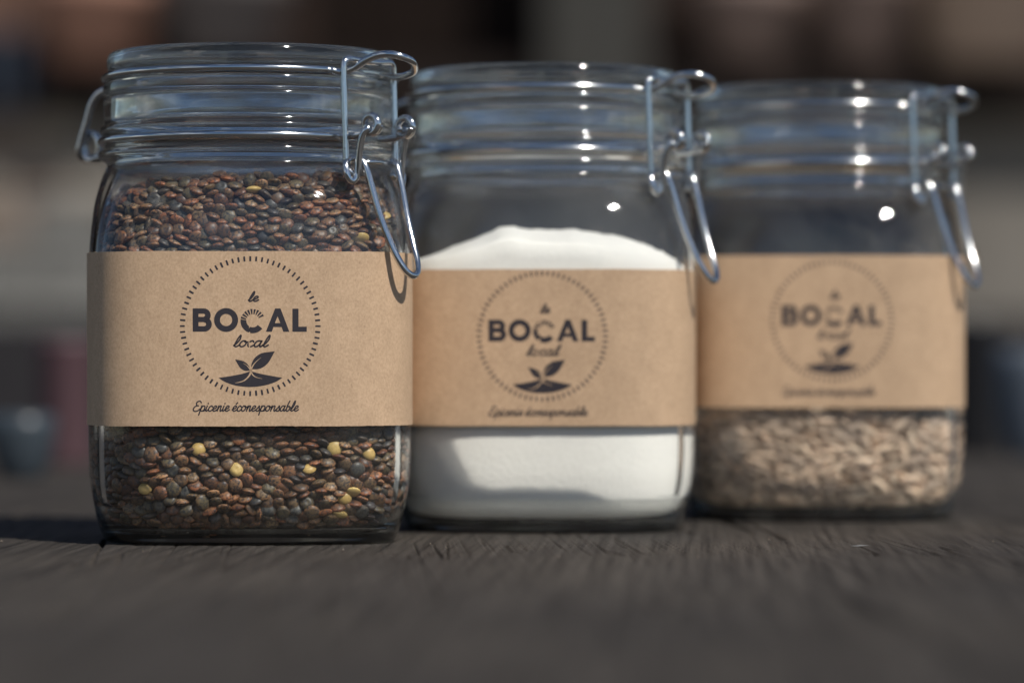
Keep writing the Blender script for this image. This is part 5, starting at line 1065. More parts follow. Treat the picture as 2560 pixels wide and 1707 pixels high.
SEED = [
-93,-407,84,34,10,12, 33,-372,83,106,-18,15, 50,-432,117,-10,-7,-69, -15,-413,123,-46,-7,54, 160,-405,132,-126,11,-131, 355,-324,88,-32,11,-99, -355,-239,76,159,-2,-67,
-376,-129,75,174,0,110, -334,-304,80,-129,3,125, -223,-360,81,56,13,5, -209,-388,84,-63,20,-8, -132,-371,82,-154,25,172, -126,-417,116,-4,-26,-177, -81,-372,79,-30,-17,0,
-28,-375,77,154,-9,18, 58,-390,82,-49,-12,8, 109,-396,85,-64,-17,17, 113,-368,81,-71,-13,3, 151,-393,78,164,10,87, 118,-420,97,-86,19,-162, 223,-402,83,-14,24,113,
252,-371,77,-17,7,84, 296,-320,82,80,3,42, 363,-281,78,-11,6,-153, 351,-237,82,-100,3,69, 372,-121,79,-51,3,-100, -378,-275,79,-156,3,110, -376,-184,82,-5,21,131,
-384,-77,90,-125,42,-28, -345,-340,82,-6,7,-34, -291,-367,83,-138,12,8, -273,-399,87,157,21,47, -175,-385,95,-48,-39,-90, -73,-398,107,18,7,66, -7,-400,86,89,15,-171,
26,-418,94,51,22,2, 76,-420,100,33,15,-136, 186,-388,81,125,7,120, 289,-362,88,-113,22,-120, 321,-341,78,-18,4,70, 386,-220,79,160,-6,99, 402,-174,80,172,19,152,
397,-118,84,128,-2,-106, 395,-72,94,72,50,177, -433,-72,101,77,46,3, -403,-206,82,25,-11,129, -406,-98,94,58,-7,-4, -333,-344,105,-143,0,76, -234,-416,90,-157,28,99,
-285,-436,120,-119,-29,-168, -149,-410,82,-3,20,39, -136,-441,101,145,28,19, -70,-431,92,142,12,30, -25,-436,95,144,27,37, -34,-461,142,102,58,25, 106,-447,109,71,0,-177,
173,-399,105,19,19,134, 187,-433,98,-158,8,-179, 275,-412,94,-24,5,39, 245,-381,102,161,2,174, 325,-341,108,144,10,-112, 389,-303,92,35,8,68, 426,-227,93,-37,-7,60,
438,-152,100,122,16,85, -413,-293,96,-143,-2,111, -424,-235,94,-35,21,-46, -461,-73,172,-107,77,-2, -369,-362,97,-179,-2,-54, -358,-307,108,-39,6,-84, -319,-400,100,-172,24,147,
-267,-396,111,141,9,-7, -203,-414,105,-80,48,10, -148,-392,114,40,44,-14, -53,-410,123,-18,55,-19, 98,-416,128,168,4,-132, 157,-448,123,-15,-10,-158, 207,-388,115,137,-16,117,
296,-390,116,-172,-3,85, 323,-390,96,-112,-8,-122, 384,-259,106,69,32,120, 394,-213,112,28,-31,96, 417,-129,94,82,14,69, 425,-89,107,112,17,46, 411,-72,167,-89,83,16,
-455,-93,138,123,72,10, -389,-252,104,1,12,-47, -399,-334,117,141,6,-15, -316,-366,122,47,47,-41, -221,-442,127,169,20,-172, -186,-437,114,-118,33,-172, -113,-450,122,179,17,-9,
-80,-436,130,-177,38,1, -50,-438,141,124,20,-120, 19,-449,111,-32,37,28, 93,-457,139,-159,2,-177, 161,-449,147,168,9,36, 207,-431,129,-52,9,-118, 250,-443,120,-41,3,19,
365,-371,96,150,12,59, 347,-361,116,-175,-8,-133, 457,-178,129,63,8,-93, 454,-111,121,-135,-55,-38, -436,-288,122,-145,16,102, -420,-196,109,154,11,144, -399,-143,88,142,19,115,
-427,-81,144,-131,64,-77, -385,-381,120,116,0,-49, -392,-293,110,-33,24,-51, -330,-395,121,-6,27,-175, -271,-421,138,-37,15,1, -197,-403,134,-129,10,132, 21,-413,131,-137,14,-132,
193,-457,156,130,-35,-162, 248,-401,122,135,24,-119, 287,-404,144,39,11,110, 312,-431,125,-120,-25,-142, 422,-269,105,179,23,-103, 409,-180,112,-29,37,-175, 467,-72,207,-91,-83,16,
-444,-118,108,153,54,-3, -421,-242,126,-32,16,162, -402,-161,117,127,27,120, -445,-112,168,-50,-50,156, -353,-348,134,108,3,55, -240,-449,148,22,11,-175, -179,-459,146,-59,30,9,
-130,-463,155,-60,18,12, -69,-449,163,167,30,-137, 2,-431,152,-160,15,-162, 27,-455,143,-17,11,22, 132,-428,149,-66,33,87, 238,-449,158,-44,52,87, 270,-431,141,-158,34,84,
390,-374,119,32,-10,-118, 391,-329,117,125,-39,-144, 464,-175,165,-117,28,-97, 435,-131,131,128,-3,95, 440,-78,162,-58,-85,36, -460,-204,156,-127,-40,114, -456,-180,128,120,17,-78,
-405,-118,154,120,59,-106, -411,-114,118,54,34,-8, -367,-417,167,-51,-47,-54, -409,-339,158,31,53,103, -347,-389,142,-179,20,-114, -243,-413,155,-28,24,98, -130,-419,145,-146,17,4,
197,-400,146,97,32,-134, 301,-373,156,-51,-27,134, 356,-394,132,94,16,-111, 364,-315,123,-52,-3,-145, 431,-295,123,-10,-5,65, 418,-213,126,-157,24,28, 414,-119,149,108,-67,54,
461,-81,139,112,67,117, -436,-155,98,-3,40,-24, -431,-259,141,31,1,-36, -425,-187,137,155,16,-116, -397,-370,147,-6,11,147, -312,-442,160,62,-14,166, -166,-455,175,180,49,94,
-107,-443,172,164,22,48, -75,-470,185,72,29,176, 12,-462,169,16,4,174, 57,-438,156,15,5,108, 103,-454,167,-5,30,135, 165,-421,164,-21,12,84, 224,-420,160,-84,16,78,
270,-435,175,35,-21,-100, 398,-356,139,-7,18,46, 453,-236,137,0,75,159, 456,-135,163,140,30,-121, 446,-75,266,-25,-72,139, -456,-260,167,117,29,-76, -435,-219,160,178,52,8,
-431,-149,138,2,57,-79, -425,-87,183,-117,19,-2, -408,-384,175,60,11,128, -381,-320,135,37,14,96, -327,-420,139,49,57,-28, -288,-412,164,171,21,34, -57,-409,173,73,13,29,
-20,-420,170,0,17,-133, 249,-401,179,176,2,-101, 317,-415,154,130,30,-30, 381,-402,151,-90,13,-142, 348,-342,144,24,-13,79, 400,-258,134,-161,4,137, 432,-218,146,61,0,60,
466,-99,217,-125,-77,-168, -451,-74,329,-130,61,152, -420,-290,151,-159,36,-54, -395,-204,142,-127,30,-93, -360,-381,170,-177,11,-34, -378,-285,147,63,5,129, -313,-381,161,12,33,-80,
-286,-450,180,18,-28,177, -193,-430,166,-23,14,51, -150,-428,178,-31,20,11, -79,-445,195,140,2,0, -12,-438,189,-33,-4,167, 48,-436,182,-149,8,81, 80,-444,178,-29,17,87,
158,-462,191,-159,21,156, 226,-431,193,-165,6,-41, 277,-464,255,32,-84,-96, 421,-367,177,-48,63,84, 388,-290,149,172,34,-49, 444,-269,153,120,44,131, 428,-177,155,152,-39,32,
429,-83,211,-64,-47,46, -443,-310,163,-60,37,-64, -413,-250,165,137,30,2, -431,-105,202,-163,47,-56, -467,-79,230,-2,67,-90, -387,-385,195,153,12,-43, -377,-332,163,-149,-6,129,
-330,-417,187,176,-17,-93, -298,-419,195,17,29,79, -210,-423,186,16,6,-144, -116,-420,187,-27,41,27, 257,-420,202,-147,-1,114, 307,-446,172,69,6,-162, 345,-400,159,-53,18,111,
375,-322,159,11,27,-13, 426,-305,147,-10,19,-78, 461,-201,182,174,-44,55, 409,-154,154,107,19,-137, 443,-105,178,23,80,-32, -457,-153,162,-30,-2,112, -413,-326,185,-26,-27,-64,
-262,-457,195,-21,33,-9, -262,-413,183,-149,12,-66, -220,-461,198,157,22,-12, -126,-468,204,-29,6,-3, -31,-468,225,84,-19,-26, -23,-467,190,-87,17,157, 71,-443,209,48,-3,116,
117,-451,195,29,-9,-127, 170,-448,211,-162,14,148, 194,-441,185,-48,9,-63, 318,-389,179,-166,-7,114, 367,-354,166,100,1,-158, 466,-201,220,139,-45,61, 412,-180,173,12,32,-122,
-423,-375,241,-56,36,-48, -466,-181,201,-51,45,-58, -418,-168,166,170,-13,97, -432,-72,243,-92,-82,167, -372,-424,211,111,6,-33, -343,-432,230,-21,49,21, -222,-422,209,165,21,133,
-28,-414,220,3,-13,-103, 104,-418,212,170,10,-102, 294,-417,193,3,3,95, 347,-414,192,27,1,71, 411,-299,173,-17,11,-117, 438,-316,169,-48,33,-119, 396,-232,167,-40,21,-88,
438,-112,244,147,-40,124, -471,-132,356,-27,10,-108, -417,-283,186,166,4,154, -355,-365,195,16,10,-29, -264,-434,221,-27,-13,-122, -182,-460,213,-89,49,124, -99,-474,230,-110,-25,-177,
-87,-444,222,33,12,-177, -1,-460,222,92,27,138, 34,-465,206,-3,25,172, 95,-447,230,-161,8,-106, 130,-443,222,10,10,-140, 231,-463,208,-151,14,-173, 336,-361,194,13,28,-40,
387,-375,180,-92,37,53, 454,-254,188,-11,-1,62, 429,-225,175,-164,17,-88, 414,-128,190,171,-22,149, -436,-347,193,-68,-6,-60, -457,-263,201,152,-4,-91, -415,-131,203,-138,-37,33,
-384,-419,253,61,48,124, -377,-321,195,-163,23,-81, -301,-431,231,-53,-7,-135, -125,-415,219,-11,20,-8, 76,-418,236,-57,49,81, 130,-415,247,-173,15,10, 223,-407,224,144,20,-127,
272,-407,218,47,6,118, 383,-413,191,-93,29,46, 383,-321,188,177,8,125, 431,-331,192,177,32,-149, 397,-263,182,126,9,-117, -468,-109,222,-124,-65,63, -416,-301,207,-12,25,169,
-412,-252,201,174,23,140, -337,-397,206,161,2,8, -234,-460,228,10,15,-3, -149,-461,233,-10,52,71, -115,-434,241,3,16,40, -65,-469,248,-32,2,-19, -38,-441,246,162,-1,175,
22,-449,232,-122,6,134, 92,-454,255,162,23,-125, 139,-473,231,-78,-6,-176, 226,-457,232,173,29,149, 321,-383,209,-17,29,-90, 358,-411,219,-27,11,76, 441,-288,209,126,10,-141,
431,-222,202,-13,-17,84, 419,-77,310,160,-78,-13, -449,-309,223,97,38,-48, -468,-200,230,-128,-28,99, -429,-190,182,164,-1,128, -388,-347,218,-159,-1,-111, -310,-402,234,-60,13,30,
-179,-423,222,25,29,-58, 180,-421,232,40,8,53, 255,-436,231,161,32,180, 314,-423,214,176,22,-71, 321,-450,234,71,19,-160, 360,-345,208,-27,18,-30, 413,-342,211,-2,7,115,
416,-273,201,13,-12,39, 440,-138,203,151,30,-57, -458,-141,194,-147,37,-125, -447,-271,225,149,4,-48, -415,-214,203,-47,14,167, -214,-466,249,-22,5,-7, -166,-432,243,-164,-8,29,
-134,-471,270,155,31,7, -94,-461,273,167,25,43, -8,-471,259,29,0,176, 54,-447,242,-111,-8,109, 105,-472,270,-146,28,-1, 144,-447,252,-10,14,-167, 192,-446,243,59,-7,68,
345,-363,233,-10,14,-90, 388,-374,216,161,25,-54, 438,-134,266,-32,32,-154, 437,-157,225,-171,-30,120, -422,-343,222,141,11,-96, -437,-230,217,54,4,-74, -366,-393,227,-158,36,123,
-376,-326,240,170,-10,-62, -351,-378,243,-121,16,141, -245,-422,240,26,27,31, -208,-411,246,-63,-21,92, -9,-418,256,-126,-24,164, 237,-428,251,-11,11,135, 303,-461,296,-124,-84,-118,
398,-401,235,152,7,41, 449,-312,228,152,-11,68, 413,-165,210,-156,-21,97, 469,-76,329,-94,-62,-28, -455,-80,281,135,40,178, -448,-281,254,-153,-26,145, -385,-387,251,35,35,129,
-313,-382,265,8,16,-53, -274,-455,267,-21,-3,-167, -232,-410,263,-11,14,-89, -175,-461,264,162,16,31, -156,-426,268,-22,2,-38, -52,-456,275,-118,5,48, -27,-460,286,32,29,48,
47,-470,271,-10,11,-2, 52,-478,314,104,31,-2, 142,-475,286,-39,69,37, 233,-465,266,-160,35,173, 315,-383,241,-3,5,-62, 432,-347,240,-166,23,-136, 468,-245,253,70,15,-100,
421,-227,224,36,-15,-26, 469,-129,247,28,-30,103, -451,-322,256,101,-34,111, -419,-251,245,171,19,169, -441,-165,214,145,-23,120, -439,-109,252,-7,44,-119, -404,-364,265,159,20,9,
-332,-439,259,159,8,-42, -211,-447,271,23,-5,-123, 33,-428,268,-158,24,-102, 208,-431,272,-35,1,-21, 304,-422,248,16,29,-117, 334,-436,269,61,-42,-105, 367,-383,243,161,10,-123,
434,-291,243,-13,-29,16, 419,-263,227,-162,-6,8, 469,-142,206,-117,27,84, -477,-90,308,-59,84,137, -414,-333,247,-32,19,-50, -356,-376,272,176,18,105, -385,-317,263,-16,11,150,
-275,-459,291,16,6,-24, -184,-460,291,166,10,34, -131,-450,290,19,16,91, -79,-435,287,-156,16,-175, 23,-436,290,158,29,-137, 67,-436,283,169,7,71, 119,-442,297,-31,1,170,
168,-450,283,-175,20,112, 196,-467,272,8,25,-175, 410,-375,255,17,-4,-93, 399,-326,235,-34,30,30, 476,-174,311,106,43,-90, 476,-143,285,70,72,-95, 440,-199,233,-155,-15,-31,
-457,-232,246,69,-8,-119, -427,-175,237,-2,-15,99, -402,-407,282,116,-31,-51, -399,-360,289,-143,9,95, -323,-426,278,51,16,105, -291,-432,258,135,38,-95, 292,-435,274,-39,-5,21,
347,-405,281,3,-25,-110, 369,-426,264,110,14,50, 389,-353,273,74,16,-180, 441,-354,274,70,-3,-116, 436,-227,257,-163,27,-150, 476,-80,272,-84,-76,69, -466,-146,240,-118,7,-66,
-429,-294,273,175,6,-63, -447,-148,280,178,56,-84, -362,-426,290,-129,-11,126, -298,-459,327,110,25,1, -235,-450,292,87,-23,-70, -200,-450,311,-11,12,58, -144,-477,325,101,3,-3,
-89,-471,303,142,7,-20, 12,-469,297,173,7,-21, 60,-440,310,8,-5,-146, 92,-465,310,105,34,-1, 161,-472,323,-60,35,25, 219,-470,306,32,5,-173, 395,-387,275,-175,27,178,
406,-267,251,165,6,-167, 424,-104,281,131,28,-130, -461,-240,283,-10,42,-45, -460,-206,262,75,-15,-123, -438,-123,274,-160,38,-49, -368,-344,289,22,-3,-79, -366,-432,332,32,0,-31,
-283,-409,302,103,38,-81, -226,-418,306,-163,-39,-86, 250,-424,282,42,14,67, 274,-440,297,20,-4,-113, 354,-443,306,105,26,26, 410,-297,262,138,-7,142, 468,-101,300,-50,61,165,
-475,-119,275,-74,38,96, -399,-282,258,-46,56,-168, -373,-355,313,3,24,-104, -257,-430,307,124,43,91, -169,-450,336,0,11,178, -188,-476,349,-104,30,180, -39,-453,320,63,15,115,
8,-456,321,161,15,52, 51,-451,338,154,22,85, 108,-447,324,-42,6,-9, 196,-437,300,-13,-3,-6, 261,-469,353,-69,42,-170, 331,-387,303,1,-3,-84, 365,-373,290,67,20,150,
423,-253,276,170,2,12, 468,-182,269,48,41,-72, -465,-279,300,104,14,-89, -426,-218,258,-7,53,10, -435,-150,360,38,-17,27, -407,-399,314,-32,4,-45, -398,-302,293,150,13,111,
-328,-440,310,-179,2,8, -312,-437,341,84,34,13, -159,-441,312,162,16,-92, -36,-426,343,-57,-25,141, 23,-418,332,-5,10,-155, 153,-424,321,-18,22,-84, 253,-436,314,-171,-19,-86,
309,-417,303,73,-4,115, 379,-409,299,39,27,-5, 421,-328,279,-110,34,-172, 458,-99,360,137,16,97, -475,-172,270,-78,18,93, -432,-311,295,-6,12,-69, -423,-179,284,2,1,169,
-344,-392,308,-150,24,-85, -308,-401,301,132,26,-83, -304,-458,365,-120,-25,179, -241,-466,325,57,31,-169, -117,-452,330,-40,8,148, -68,-462,319,69,16,138, -26,-463,349,-2,10,-38,
11,-453,347,-150,0,121, 110,-476,345,-102,17,-167, 202,-453,326,156,-1,-17, 235,-438,338,61,32,156, 283,-439,326,-32,-22,-92, 429,-358,302,-179,-3,39, 457,-280,276,-18,-1,62,
418,-207,269,-22,30,125, 446,-166,249,-121,11,-1, -442,-351,293,110,-14,-60, -427,-250,284,-3,34,-20, -429,-110,348,-116,-69,33, -425,-100,306,67,40,-15, -383,-392,325,-58,31,-37,
-408,-339,316,118,13,89, -325,-412,327,-168,1,-1, -190,-418,327,92,21,43, -123,-423,317,-122,14,-48, 128,-418,342,-160,9,-75, 317,-446,335,-31,33,48, 373,-428,328,-34,20,28,
373,-343,305,38,12,-54, 432,-323,319,-17,37,178, 467,-239,292,-28,13,87, -467,-120,326,76,-35,55, -463,-282,337,78,-35,117, -417,-217,296,-176,13,147, -366,-374,337,98,3,148,
-237,-448,350,55,-8,-126, -196,-443,357,-18,-6,-134, -120,-476,354,-77,21,-15, -74,-458,349,-2,29,54, -2,-478,372,75,2,-2, 39,-433,358,-173,15,57, 94,-460,362,177,42,147,
168,-465,355,-43,-41,-47, 209,-460,353,-156,15,147, 374,-362,324,-10,15,-177, 421,-378,322,-176,20,-124, 433,-297,298,-4,9,-17, 444,-190,276,118,58,163, -451,-335,335,74,29,-73,
-419,-262,306,-166,25,25, -453,-186,302,11,-8,44, -418,-143,299,-2,42,-28, -412,-400,353,103,8,-53, -387,-307,327,62,-16,-86, -314,-403,351,167,-6,174, -263,-426,342,170,26,24,
4,-453,385,-170,-46,-90, 126,-417,368,-14,6,-142, 247,-416,346,52,-18,-175, 315,-404,331,-143,28,112, 381,-397,330,-140,11,161, 436,-290,327,-104,8,151, 445,-98,317,-40,-43,87,
-468,-156,317,96,39,-125, -433,-310,325,-67,14,-83, -388,-385,360,-22,21,-61, -312,-447,392,-58,-1,-12, -168,-435,371,136,27,-70, -118,-446,360,-35,21,16, -93,-455,379,-160,27,64,
-63,-422,373,27,-8,120, 53,-465,373,-16,27,-37, 80,-447,383,98,-17,-105, 160,-439,371,-178,34,-172, 212,-424,373,3,-4,87, 432,-362,352,156,14,-107, 397,-291,340,5,35,-66,
470,-208,341,53,10,71, 447,-184,326,-37,49,-137, 428,-156,282,-174,24,-143, -425,-350,341,-81,18,-104, -462,-238,333,-18,45,-43, -430,-206,317,2,-16,39, -355,-426,363,119,1,5,
-399,-333,358,49,-8,73, -316,-395,376,-11,-1,100, -122,-420,389,57,-50,157, 268,-412,394,-6,20,142, 248,-442,378,152,11,99, 299,-440,358,9,47,107, 348,-422,352,7,-19,-97,
411,-337,328,23,60,-136, 426,-132,343,-57,56,-175, 421,-117,312,-23,-55,69, -430,-147,334,-28,25,-128, -410,-294,335,118,79,120, -444,-338,368,-148,0,-57, -472,-78,360,10,65,135,
-250,-446,372,-26,0,44, -217,-474,380,-75,2,-180, -154,-468,387,-31,2,153, -62,-470,378,-8,-56,142, -31,-447,378,-154,38,50, 36,-469,405,-12,29,-24, 140,-463,407,78,18,-138,
152,-469,382,166,23,169, 209,-467,386,138,7,165, 316,-400,359,-168,15,108, 387,-376,351,15,-20,-17, 410,-252,327,-170,-16,-151, 439,-257,304,-159,-14,-60, 448,-152,332,76,59,172,
-452,-259,361,-40,6,-81, -433,-231,338,-134,-12,80, -449,-189,344,-172,24,32, -341,-395,390,167,-10,78, -373,-387,381,-3,-33,140, -196,-415,401,-6,-5,-17, 376,-369,375,-19,-3,-25,
308,-414,385,-175,-4,59, 394,-417,360,-105,-9,41, 393,-335,350,-78,50,111, 417,-168,309,-46,-54,93, 461,-123,331,-107,-41,30, -471,-203,325,135,18,-90, -418,-264,357,-79,-8,63,
-378,-349,382,-151,18,-40, -388,-414,386,-35,14,160, -268,-429,390,-154,-27,13, -298,-407,399,-177,11,-143, -221,-444,390,152,-27,-171, -145,-439,395,-17,71,62, -80,-422,400,6,-6,39,
14,-422,389,138,-6,11, 60,-449,411,-157,20,101, 107,-452,396,-46,24,88, 144,-430,389,19,14,-137, 224,-414,397,165,4,-108, 462,-276,348,-151,15,69, 350,-383,359,16,29,135,
460,-244,324,17,24,49, 445,-215,314,-93,19,12]

def lens_rows(data):
    """rows of x, y, z in tenths of a millimetre, then tilt and heading of the lens axis in degrees"""
    A = np.array(data, float).reshape(-1, 5)
    th, ph = np.radians(A[:, 3]), np.radians(A[:, 4])
    ax = np.stack([np.sin(th) * np.cos(ph), np.sin(th) * np.sin(ph), np.cos(th)], 1)
    hlp = np.where(np.abs(ax[:, 2:3]) < .9, [[0, 0, 1.0]], [[1.0, 0, 0]])
    u = np.cross(hlp, ax); u /= np.linalg.norm(u, axis=1)[:, None]
    v = np.cross(ax, u)
    # a third of the lentils lie with a flat side towards the glass
    rr = np.random.default_rng(21)
    out = A[:, :2] / np.linalg.norm(A[:, :2], axis=1)[:, None]
    front = np.abs(A[:, 0]) < 420
    out[front] = np.stack([A[front, 0] / 1800, -np.ones(front.sum())], 1)
    tgt = np.concatenate([out, rr.uniform(-.45, .7, (len(A), 1))], 1)
    k = np.where(rr.random(len(A)) < .38, rr.uniform(.45, .95, len(A)), rr.uniform(0, .16, len(A)))[:, None]
    ax = ax * np.sign((ax * tgt).sum(1))[:, None] * (1 - k) + tgt * k
    ax /= np.linalg.norm(ax, axis=1)[:, None]
    u = np.cross(hlp, ax); u /= np.linalg.norm(u, axis=1)[:, None]
    v = np.cross(ax, u)
    spin = np.arange(len(A)) * 2.4
    c, s = np.cos(spin)[:, None], np.sin(spin)[:, None]
    P = A[:, :3] / 10
    return P, np.stack([u * c + v * s, v * c - u * s, ax], 2)

def seed_rows(data):
    """rows of x, y, z in tenths of a millimetre, then three Euler angles in degrees"""
    A = np.array(data, float).reshape(-1, 6)
    a, b, c = np.radians(A[:, 3:]).T
    ca, sa, cb, sb, cc, sc = np.cos(a), np.sin(a), np.cos(b), np.sin(b), np.cos(c), np.sin(c)
    M = np.empty((len(A), 3, 3))
    M[:, 0, 0] = cc * cb; M[:, 0, 1] = cc * sb * sa - sc * ca; M[:, 0, 2] = cc * sb * ca + sc * sa
    M[:, 1, 0] = sc * cb; M[:, 1, 1] = sc * sb * sa + cc * ca; M[:, 1, 2] = sc * sb * ca - cc * sa
    M[:, 2, 0] = -sb; M[:, 2, 1] = cb * sa; M[:, 2, 2] = cb * ca
    return A[:, :3] / 10, M

def lens_shape(variant):
    """one lentil, radius 2.2 mm and 2.2 mm thick, a little uneven, some dimpled"""
    r0 = random.Random(variant)
    seg = 20
    SZ = 2.24 * r0.uniform(.96, 1.20)
    prof = [(0.0, 1.0), (.22, .985), (.42, .93), (.62, .80), (.80, .58), (.92, .34), (.985, .14), (1.0, 0.0)]
    thick = r0.uniform(.86, 1.10) * 1.1; ell = r0.uniform(.93, 1.06); dim = r0.choice([0, 0, 0, .25, .45])
    ph0 = r0.uniform(0, 6); amp = r0.uniform(.01, .035)
    V, F = [], []
    rows = []
    def ringz(rf, zf, sgn):
        z = zf * thick * sgn
        if sgn > 0 and dim: z -= dim * math.exp(-(rf / .32) ** 2) * thick * .6
        out = []
        for k in range(seg):
            a = 2 * math.pi * k / seg
            w = 1 + amp * math.sin(2 * a + ph0) + amp * .6 * math.sin(3 * a + ph0 * 2)
            zz = z + .05 * math.sin(a * 2 + rf * 4 + ph0) * thick * rf * (1 - rf)
            out.append((SZ * rf * w * ell * math.cos(a), SZ * rf * w / ell * math.sin(a), zz))
        return out
    V.append((0, 0, thick * (1 - (dim * .6)))); 
    for rf, zf in prof[1:]: rows.append(len(V)); V += ringz(rf, zf, 1)
    for rf, zf in prof[-2:0:-1]: rows.append(len(V)); V += ringz(rf, zf, -1)
    V.append((0, 0, -thick))
    for k in range(seg):
        k2 = (k + 1) % seg
        F.append((0, rows[0] + k, rows[0] + k2, rows[0] + k2))
    tris = [(0, rows[0] + k, rows[0] + (k + 1) % seg) for k in range(seg)]
    for a, b in zip(rows, rows[1:]):
        for k in range(seg):
            k2 = (k + 1) % seg
            tris += [(a + k, b + k, b + k2), (a + k, b + k2, a + k2)]
    e = len(V) - 1
    tris += [(rows[-1] + k, e, rows[-1] + (k + 1) % seg) for k in range(seg)]
    V = np.array(V)
    rad = np.hypot(V[:, 0], V[:, 1]) / 2.24
    return V, np.array(tris), rad

def seed_shape(variant):
    """hulled sunflower kernel, 8 mm long, flat drop with a blunt end"""
    r0 = random.Random(100 + variant)
    seg = 12
    prof = [(-1, .12), (-.92, .42), (-.72, .74), (-.4, .95), (-.1, 1.0), (.25, .92), (.6, .68), (.85, .38), (1, .06)]
    wd, th, bend = 1.95 * r0.uniform(.88, 1.08), 1.2 * r0.uniform(.85, 1.1), r0.uniform(-.35, .35)
    V, tris = [], []
    for x, rf in prof:
        for k in range(seg):
            a = 2 * math.pi * k / seg
            g = 1 - .12 * max(0, math.cos(2 * a)) * 0
            V.append((x * 4.5, rf * wd * .88 * math.cos(a) * g, rf * th * math.sin(a) + bend * (x * x - .4) + (.10 * th if abs(math.cos(a)) < .3 else 0)))
    n = len(prof)
    for i in range(n - 1):
        for k in range(seg):
            k2 = (k + 1) % seg
            a, b = i * seg, (i + 1) * seg
            tris += [(a + k, b + k, b + k2), (a + k, b + k2, a + k2)]
    V.append((-4.55, 0, bend * .6)); V.append((4.55, 0, bend * .6))
    tris += [(n * seg, (k + 1) % seg, k) for k in range(seg)] + [(n * seg + 1, (n - 1) * seg + k, (n - 1) * seg + (k + 1) % seg) for k in range(seg)]
    V = np.array(V)
    return V, np.array(tris), np.abs(V[:, 1]) / 2.2

def lentil_tint(r, rad, yellow=False):
    if yellow:
        c = np.array([[.60, .42, .15], [.58, .45, .22], [.54, .36, .12]][r.integers(3)])
        return np.tile(c, (len(rad), 1)) * (1.0 - .12 * rad[:, None])
    base = np.array([[.225, .125, .062], [.165, .096, .048], [.140, .108, .058], [.085, .080, .066], [.195, .088, .042], [.255, .118, .055], [.280, .180, .095], [.048, .042, .040]][r.choice(8, p=[.2, .19, .14, .13, .12, .08, .07, .07])])
    base = base * r.uniform(.6, 1.1)
    edge = base * np.array([1.18, .92, .78]) * 1.12
    w = np.clip((rad - .72) / .28, 0, 1)[:, None] ** 1.5
    return base * (1 - w) + edge * w

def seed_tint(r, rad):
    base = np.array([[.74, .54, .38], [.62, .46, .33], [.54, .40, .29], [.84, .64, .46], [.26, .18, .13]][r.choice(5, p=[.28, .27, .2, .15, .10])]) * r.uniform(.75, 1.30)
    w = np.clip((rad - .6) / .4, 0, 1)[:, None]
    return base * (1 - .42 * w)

YELLOW_LENTIL = tint_mat("yellow_split_lentil", (0.40, 0.27, 0.09), 900, 0.35, 0.4, 0.00002)
LENTIL = tint_mat("lentil_skin", (0.018, 0.020, 0.027), 1300, 0.9, 0.42, 0.00006)
SEED_MAT = tint_mat("sunflower_kernel", (0.26, 0.19, 0.145), 700, 0.5, 0.7, 0.00008)

def wall_gap(p):
    a, n = inner_at(p[2])
    r = (abs(p[0]) ** n + abs(p[1]) ** n) ** (1 / n)
    return a - r

def joined(name, shapes, pos, M, tints_fn, mat, r, core):
    Vs, Fs, Ts, off = [], [], [], 0
    for i in range(len(pos)):
        V, T, rad = shapes[r.integers(len(shapes))]
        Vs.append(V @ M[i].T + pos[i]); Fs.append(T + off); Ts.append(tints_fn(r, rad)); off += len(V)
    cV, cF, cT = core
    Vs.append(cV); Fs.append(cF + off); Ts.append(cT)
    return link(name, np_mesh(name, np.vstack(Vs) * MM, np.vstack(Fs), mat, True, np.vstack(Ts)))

def core_shape(h0, h1, inset, tint, topf=None):  # hidden solid added inside the grains; its dark tint blocks light and deepens gaps
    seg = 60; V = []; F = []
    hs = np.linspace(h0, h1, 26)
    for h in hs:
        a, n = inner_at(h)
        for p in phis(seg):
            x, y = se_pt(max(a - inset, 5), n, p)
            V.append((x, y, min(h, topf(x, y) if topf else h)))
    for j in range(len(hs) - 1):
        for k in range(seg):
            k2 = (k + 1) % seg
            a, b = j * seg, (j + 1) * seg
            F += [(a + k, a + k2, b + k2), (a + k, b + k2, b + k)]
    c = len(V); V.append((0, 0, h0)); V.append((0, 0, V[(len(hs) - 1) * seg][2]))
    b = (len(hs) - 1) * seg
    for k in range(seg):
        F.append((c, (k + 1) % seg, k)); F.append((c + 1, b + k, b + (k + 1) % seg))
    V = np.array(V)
    return V, np.array(F), np.tile(np.array(tint), (len(V), 1))

